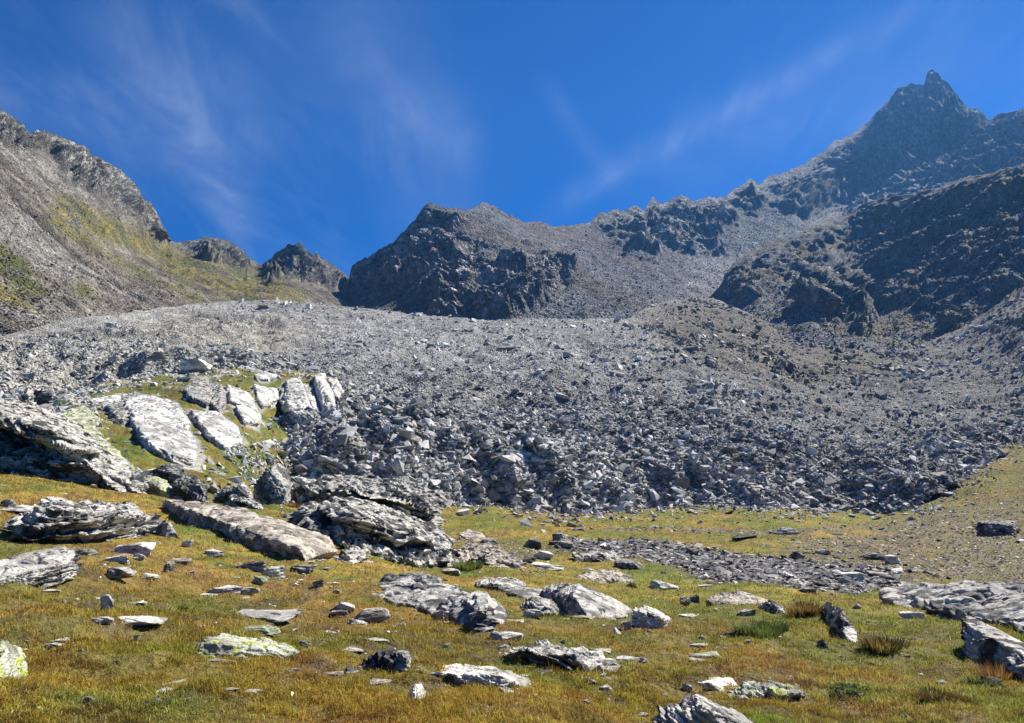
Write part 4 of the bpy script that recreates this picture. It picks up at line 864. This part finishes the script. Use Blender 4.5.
# ---- the largest blocks of the rubble, each by itself
BM = []
for k in range(12):
    me = stone_mesh(60 + k, .5, 10 + k % 4, 1, .03); me.name = 'boulder'; me.materials.append(M[('grey', 'dark', 'grey', 'layer')[k % 4]]); BM.append(me)
ZN = [(0, 125, 330, 425, 'block lying loose in the scree of the near hillside', 'blocks in the near scree', 34),
      (300, 560, 380, 460, 'block on the moraine above its shadowed foot', 'blocks on the middle of the moraine', 44),
      (330, 600, 460, 512, 'block in the steep shadowed foot of the moraine', 'blocks in the shadowed moraine foot', 46),
      (600, 820, 395, 506, 'block in the coarse rubble above the level meadow', 'blocks in the coarse rubble', 76),
      (820, 985, 395, 512, 'block in the coarse rubble beside the stony grass slope', 'blocks beside the grass slope', 44)]
for x0, x1, y0, y1, lb, gp, n in ZN:
    for _ in range(n):
        x, y = rs.uniform(x0, x1), rs.uniform(y0, y1); h = hit(x, y, (G,))
        if not h or h[0].y > 260: continue
        p = h[0]; s = rs.uniform(.75, 1.6) * (1.25 if rs.random() < .15 else 1) * min(1, p.y / 120 + .1)
        k = rs.randrange(12); o = bpy.data.objects.new('boulder', BM[k]); COL.objects.link(o); o.location = (p.x, p.y, p.z - s * .1)
        fz = rs.uniform(.35, .9); o.scale = (s * rs.uniform(.9, 1.3), s * rs.uniform(.7, 1.1), s * fz); o.rotation_euler = (rs.uniform(-.5, .5), rs.uniform(-.4, .4), rs.uniform(0, 6.3))
        tw = ('mid-grey', 'blackish', 'mid-grey', 'streaky')[k % 4]; sw = 'flat' if fz < .52 else 'blocky' if fz < .72 else 'chunky upright'
        tag(o, sw + ' ' + tw + ' ' + lb, 'boulder', sw + ' ' + tw + ' ' + gp)

# ---- turf: blades of grass, thousands to a square metre near by, thinning away
def blades(name, n, wfun, hfun, m, spread=1.):
    pos, C, D, PX, PY = sample(Hs, n, wfun); keep = np.ones(n, bool)
    for fx, fy, rx, ry in FOOT: keep &= ((pos[:, 0] - fx) / (rx * .8)) ** 2 + ((pos[:, 1] - fy) / (ry * .8)) ** 2 > 1
    for q in FOOTP:
        c_ = q.mean(0); q = c_ + (q - c_) * .9; lo_, hi_ = q.min(0), q.max(0)
        k = np.where((pos[:, 0] > lo_[0]) & (pos[:, 0] < hi_[0]) & (pos[:, 1] > lo_[1]) & (pos[:, 1] < hi_[1]))[0]
        e = np.roll(q, -1, 0) - q; cr_ = e[:, 0][None] * (pos[k, 1][:, None] - q[:, 1][None]) - e[:, 1][None] * (pos[k, 0][:, None] - q[:, 0][None])
        keep[k[(cr_ > 0).all(1) | (cr_ < 0).all(1)]] = False
    s, chn = stony(pos[None], PX[None], PY[None]); keep &= rng.random(n) > s[0] * 1.1
    cl_ = fbm(pos / .25 + 60, 2) + .6 * fbm(pos / .9 + 5, 2); keep &= rng.random(n) < .22 + 1.1 * sstep(-.35, .4, cl_)
    pos, D, cl_ = pos[keep], D[keep], cl_[keep]; n = len(pos); C = grassy(pos[None])[0]
    h = hfun(D) * np.exp(rng.normal(size=n) * .3) * (.75 + .5 * sstep(-.3, .7, cl_)); wd = np.maximum(.0045, D / F * .55) * rng.uniform(.7, 1.3, n) * spread
    h = h * np.where(rng.random(n) < .06, 1.9, 1)
    a = rng.random(n) * 2 * math.pi; ln = rng.uniform(.2, .9, n); b = rng.random(n) * 2 * math.pi
    side = np.stack([np.cos(a), np.sin(a), a * 0], 1) * wd[:, None] / 2; lean = np.stack([np.cos(b), np.sin(b), b * 0], 1)
    base = pos - [0, 0, .006]; mid = base + lean * (h * ln * .35)[:, None] + np.stack([0 * h, 0 * h, h * .6], 1); tip = base + lean * (h * ln)[:, None] + np.stack([0 * h, 0 * h, h * (1 - .35 * ln)], 1)
    V = np.stack([base - side, base + side, mid + side * .7, mid - side * .7, tip], 1).reshape(-1, 3); i = np.arange(n)[:, None] * 5
    Fc = np.concatenate([i + [0, 1, 2], i + [0, 2, 3], i + [3, 2, 4]])
    hue = rng.random(n)[:, None]; v = np.exp(rng.normal(size=n) * .45)[:, None]
    v = v * np.exp(.55 * fbm(pos / .11 + 70, 2))[:, None]; lng = rng.random(n) < .05; C[lng] = np.array([.38, .29, .12])
    C = C * v * (1.9 + .5 * sstep(14, 5, D))[:, None]; og = sstep(-.3, .3, fbm(pos / 1.7 + 33, 3) + .5 * sstep(60, -60, pos[:, 0] * 20)) * sstep(40, 6, D) * .6; C = mix(C, np.array([.46, .25, .03]) * v, og); gr = sstep(.1, .5, fbm(pos / 2.6 + 91, 3) + .35 * sstep(-1, 4, pos[:, 0] - .1 * D)) * .6; C = mix(C, np.array([.15, .25, .02]) * v, gr); dk = sstep(.2, .5, fbm(pos / .45 + 13, 3)) * .6; C = mix(C, np.array([.10, .06, .02]) * v, dk); C = np.where(hue < .22, C * .4 + np.array([.26, .19, .07]) * v * .6, C); C = np.where(hue > .9, C * .5 + np.array([.11, .045, .02]) * v * .6, C)
    me = raw_mesh(name, V, Fc, 3, np.clip(np.repeat(C, 5, 0), .005, .6)); return tag(link(name, me, m), kind='stuff')
gm = bpy.data.materials.new('grass blade'); gm.use_nodes = True; n_, l_ = gm.node_tree.nodes, gm.node_tree.links
at = n_.new('ShaderNodeAttribute'); at.attribute_name = 'Col'; b_ = n_['Principled BSDF']; b_.inputs['Roughness'].default_value = .7; b_.inputs['Specular IOR Level'].default_value = .15
l_.new(at.outputs['Color'], b_.inputs['Base Color']); tr = n_.new('ShaderNodeBsdfTranslucent'); l_.new(at.outputs['Color'], tr.inputs[0])
mx = n_.new('ShaderNodeMixShader'); mx.inputs[0].default_value = .35; l_.new(b_.outputs[0], mx.inputs[1]); l_.new(tr.outputs[0], mx.inputs[2]); l_.new(mx.outputs[0], n_['Material Output'].inputs['Surface'])
blades('grass', 900000, lambda c, PX, PY, D: (.4 + 1.5 * sstep(560, 700, PY)) * (PY < 760), lambda D: .024 + .0016 * np.minimum(D, 60), gm)

# ---- tussocks and leafy plants that stand out
def tuft(name, label, cat, x0, x1, y0, y1, cols, n, leafy=False, group=None):
    p, nn = hit((x0 + x1) / 2, y1 - .1 * (y1 - y0), (Hs,)); px = p.y / F; w = (x1 - x0) * px; h = (y1 - y0) * px * .45; n = int(n * .9)
    r_ = np.random.default_rng(int(x0 * 7 + y0)); a = r_.random(n) * 6.283; rr = np.sqrt(r_.random(n)) * w * .42 * (1 + .35 * np.sin(a * 3 + x0) + .2 * np.sin(a * 5 + y0))
    base = np.stack([np.cos(a) * rr, np.sin(a) * rr * .8, 0 * a - .02], 1)
    lo = r_.random(n)
    if leafy:
        c = base * 1.1 + np.stack([0 * a, 0 * a, h * (.1 + .9 * lo) * (1 - .5 * (rr / w / .42) ** 2)], 1); L = h * r_.uniform(.14, .26, n)
        d1 = r_.normal(size=(n, 3)); d1 /= np.linalg.norm(d1, axis=1)[:, None]; d2 = np.cross(d1, r_.normal(size=(n, 3))); d2 /= np.linalg.norm(d2, axis=1)[:, None]
        V = np.stack([c - d1 * L[:, None], c + d2 * L[:, None] * .5, c + d1 * L[:, None], c - d2 * L[:, None] * .5], 1).reshape(-1, 3); i = np.arange(n)[:, None] * 4; Fc = np.concatenate([i + [0, 1, 2], i + [0, 2, 3]]); k = 4
    else:
        out = np.stack([np.cos(a), np.sin(a), 0 * a], 1); H = h * (.6 + .7 * lo); s = np.stack([-np.sin(a), np.cos(a), 0 * a], 1) * (px * .45)
        tip = base + out * (H * r_.uniform(.1, .8, n))[:, None] + np.stack([0 * a, 0 * a, H * 1.], 1) + r_.normal(size=(n, 3)) * h * .08; mid = base * .5 + tip * .5 + [0, 0, h * .12]
        V = np.stack([base - s, base + s, mid + s * .7, mid - s * .7, tip], 1).reshape(-1, 3); i = np.arange(n)[:, None] * 5; Fc = np.concatenate([i + [0, 1, 2], i + [0, 2, 3], i + [3, 2, 4]]); k = 5
    cc = np.array(cols)[r_.integers(0, len(cols), n)] * np.exp(r_.normal(size=(n, 1)) * .3)
    o = bpy.data.objects.new(name, None); COL.objects.link(o); o.location = p; tag(o, label, cat, group)
    link('foliage', raw_mesh('foliage', V, Fc, 3, np.repeat(cc, k, 0)), gm, parent=o)
    m_ = 14; a = r_.random(m_) * 6.283; q = np.stack([np.cos(a), np.sin(a), 0 * a], 1); b0 = q * (w * .3 * r_.random(m_))[:, None]; t0 = b0 + q * (h * .35 * r_.random(m_))[:, None] + [0, 0, h * 1.15] * r_.uniform(.7, 1.15, (m_, 1)); s = np.stack([-np.sin(a), np.cos(a), 0 * a], 1) * px * .3
    V = np.stack([b0 - s, b0 + s, t0 + s * .5, t0 - s * .5], 1).reshape(-1, 3); i = np.arange(m_)[:, None] * 4
    link('stem', raw_mesh('stem', V, np.concatenate([i + [0, 1, 2], i + [0, 2, 3]]), 3, np.ones((len(V), 3)) * [.30, .22, .09]), gm, parent=o)['kind'] = 'stuff'; return o
g1, g2, g3, st1, rd = (.09, .14, .035), (.14, .19, .05), (.05, .075, .02), (.30, .21, .06), (.24, .12, .045)
tuft('leafy_plant', 'low leafy plant with grey-green leaves in bright turf', 'plant', 826, 876, 674, 694, [g1, g2, (.14, .20, .09)], 900, True)
tuft('bush', 'tiny dark green bush beside the pale rosy rocks', 'bush', 626, 638, 578, 588, [g3, g1], 300, True)
tuft('tussock', 'dark brown-green grass tussock with a small stone on top', 'tussock', 920, 952, 680, 702, [g3, (.06, .06, .02), rd], 700)
tuft('tussock', 'russet grass tussock at the foot of the leaning slab', 'tussock', 976, 1024, 656, 680, [rd, st1, (.2, .1, .04)], 800)
tuft('leafy_plant', 'patch of dark green herbs around grey stones under the leaning slab', 'plant', 962, 1004, 668, 690, [g1, g3], 700, True)
tuft('tussock', 'tall russet tussock beside the narrow leaning slab', 'tussock', 788, 826, 592, 620, [rd, st1, (.1, .1, .03)], 900)
tuft('tussock', 'long green grass tuft on the damp turf below the tan flat slab', 'tussock', 735, 790, 614, 636, [g2, g1, (.12, .17, .04)], 1100)
tuft('tussock', 'rust-brown tuft growing under the sloping pale grey slab', 'tussock', 44, 66, 566, 582, [(.28, .09, .03), (.2, .08, .03), st1], 700)
tuft('tussock', 'brown rush tuft downhill of the narrow leaning slab', 'tussock', 862, 905, 628, 652, [(.1, .06, .03), g3, st1], 900)
tuft('tussock', 'straw-coloured rush tuft on the low ledge behind the tan slab', 'tussock', 283, 303, 499, 508, [st1, (.2, .13, .04)], 300)
tuft('tussock', 'grass tuft growing between the pinkish outcrop and the largest outcrop', 'tussock', 452, 484, 556, 570, [g2, (.15, .17, .04)], 600)
tuft('leafy_plant', 'small dark green plant in the straw-coloured turf above the curved white stone', 'plant', 174, 190, 598, 614, [g1, g2], 300, True)

# ------------------------------------------------------------------ the air
hz = bpy.data.materials.new('haze air'); hz.use_nodes = True; n_ = hz.node_tree.nodes; n_.remove(n_['Principled BSDF'])
pv = n_.new('ShaderNodeVolumePrincipled'); pv.inputs['Density'].default_value = 0.00007; pv.inputs['Color'].default_value = (.14, .42, 1.0, 1); pv.inputs['Anisotropy'].default_value = 0.3
hz.node_tree.links.new(pv.outputs[0], n_['Material Output'].inputs['Volume'])
x0, x1, y0, y1, z0, z1 = -2650, 2650, -2650, 2700, -41, 1250
V = [(x, y, z) for x in (x0, x1) for y in (y0, y1) for z in (z0, z1)]
me = raw_mesh('haze', V, [(0, 1, 3, 2), (4, 6, 7, 5), (0, 4, 5, 1), (2, 3, 7, 6), (0, 2, 6, 4), (1, 5, 7, 3)], 4)
tag(link('haze', me, hz), kind='stuff')
